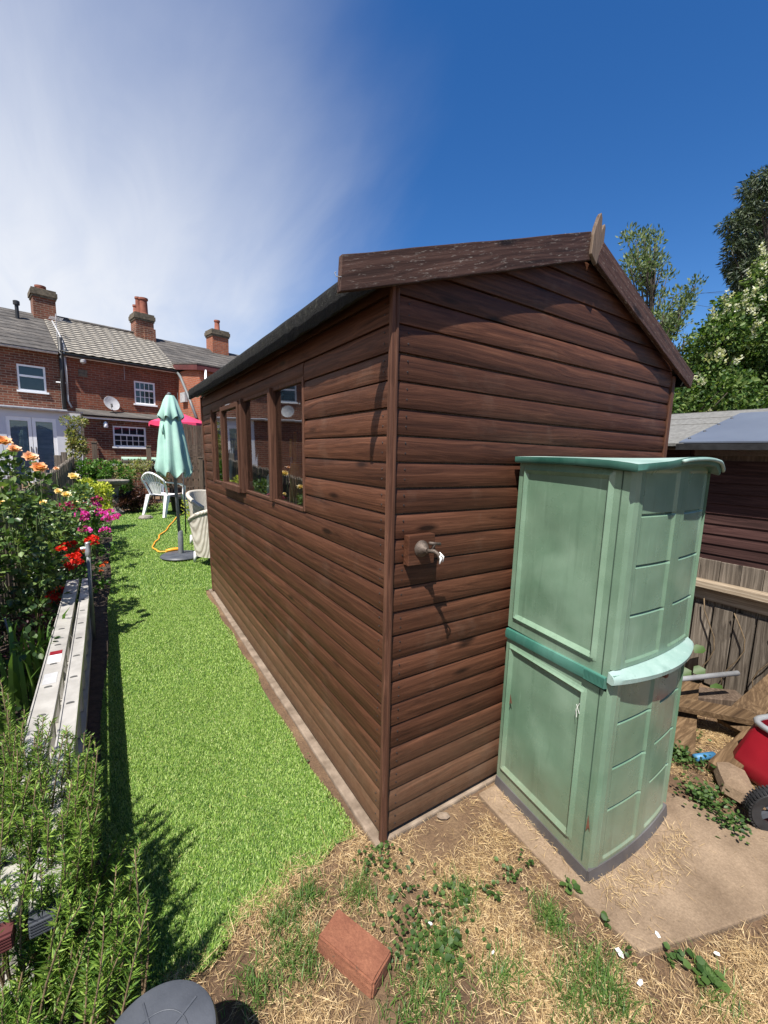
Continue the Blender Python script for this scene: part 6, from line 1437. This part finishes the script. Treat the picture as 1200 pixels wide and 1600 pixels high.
# flowering privet mass
B = np.array([9.6, 2.0, 0.0])
L_ = []
for i in range(120):
    px = rng.uniform(1050, 1420); top = np.interp(px, [1050, 1085, 1110, 1140, 1170, 1200, 1420], [640, 570, 515, 465, 430, 400, 300]); py = top+(700-top)*rng.random()**0.9+12; d = rng.uniform(7.2, 9.6); L_.append((px, py, d, rng.uniform(0.28, 0.5)))
for i in range(90):
    px = rng.uniform(1085, 1260); top = np.interp(px, [1050, 1085, 1110, 1140, 1170, 1200, 1420], [640, 570, 515, 465, 430, 400, 300]); L_.append((px, rng.uniform(top+10, 660), rng.uniform(7.0, 8.4), rng.uniform(0.24, 0.42)))
bl_ = []
for i in range(42):
    px = 1085+115*rng.random(); top = np.interp(px, [1050, 1085, 1110, 1140, 1170, 1200, 1420], [640, 570, 515, 465, 430, 400, 300]); py = top-10+130*rng.random()**1.4; bl_.append((px, py, rng.uniform(6.5, 7.2), rng.uniform(0.06, 0.12)))
tree('privet_tree', 'broad privet tree with creamy white blossom on the right', B, (0.3, 0.2, 4.2), 0.16, pxclumps(L_, B), 560, 0.075, 0.042, M['tree_leaf'], pxclumps(bl_, B), True)
# slender tree seen beside the finial
B = np.array([8.0, 3.1, 0.0]); L_ = []
for i in range(105):
    u_ = rng.random()**0.85; py = 350+250*u_; c_ = 1002+28*u_; w_ = 20+62*u_; L_.append((c_+rng.uniform(-1, 1)*w_, py, rng.uniform(7.4, 8.4), rng.uniform(0.10, 0.20)))
for i in range(16): t_ = rng.random(); L_.append((1035+55*t_+rng.normal(0, 5), 520-85*t_+rng.normal(0, 6)+20*rng.random(), 7.9, 0.14))
for i in range(16): L_.append((1040+rng.uniform(-10, 90), 560+rng.uniform(-25, 80), rng.uniform(7.4, 8.2), rng.uniform(0.2, 0.32)))
tree('slender_tree', 'slender grey-green tree with upright twigs behind the shed ridge', B, (0.1, 0.15, 5.7), 0.09, pxclumps(L_, B), 340, 0.085, 0.034, M['olive_leaf'], None, False, 0.9)
# conifer at the right edge
B = np.array([11.6, 2.4, 0.0]); L_ = []
for i in range(95):
    py = rng.uniform(262, 560); left = np.interp(py, [260, 300, 350, 375, 420, 560], [1196, 1168, 1134, 1142, 1140, 1150]); L_.append((left+10+rng.random()**1.3*260, py, rng.uniform(8.8, 10.4), rng.uniform(0.25, 0.42)))
L_ += [(1135, 352, 9, .16), (1147, 356, 9, .2), (1142, 388, 9, .15), (1150, 380, 9, .2), (1195, 290, 9, .2), (1160, 340, 9, .25), (1175, 325, 9, .25)]
tree('conifer_tree', 'dark drooping conifer at the right edge above the privet', B, (0.3, 0.2, 7.0), 0.2, pxclumps(L_, B), 900, 0.13, 0.028, M['conifer_leaf'], None, False, 0.0, 0.5)
# low hedge so the gap below shows green
B = np.array([7.2, 2.6, 0.0]); L_ = [(rng.uniform(1030, 1330), rng.uniform(600, 690), rng.uniform(6.4, 7.4), rng.uniform(0.25, 0.4)) for _ in range(46)]
t_ = tree('garden_hedge', 'green hedge behind the grey felt roof', B, (0.0, 0.1, 1.9), 0.05, pxclumps(L_, B), 260, 0.075, 0.042, M['tree_leaf'], None, True); t_['category'] = 'hedge'; del t_['group']
# far trees behind the row and gardens, out of the picture to the right
# overhead wires
for i, (a, b_) in enumerate((((1060, 462), (1260, 436)), ((1060, 458), (1260, 451)), ((1080, 475), (1260, 500)))):
    p, q = at(*a, 42), at(*b_, 34); m_ = (p+q)/2-np.array([0, 0, 0.15]); o = MB().tube([(0, 0, 0), tuple(m_-p), tuple(q-p)], 0.014, 5).build('overhead_wire', M['black'], None, True); o.location = tuple(p)
    tag(o, ('uppermost overhead wire against the sky right of the shed', 'middle overhead wire against the sky right of the shed', 'lowest overhead wire against the sky right of the shed')[i], 'wire', 'overhead wires')
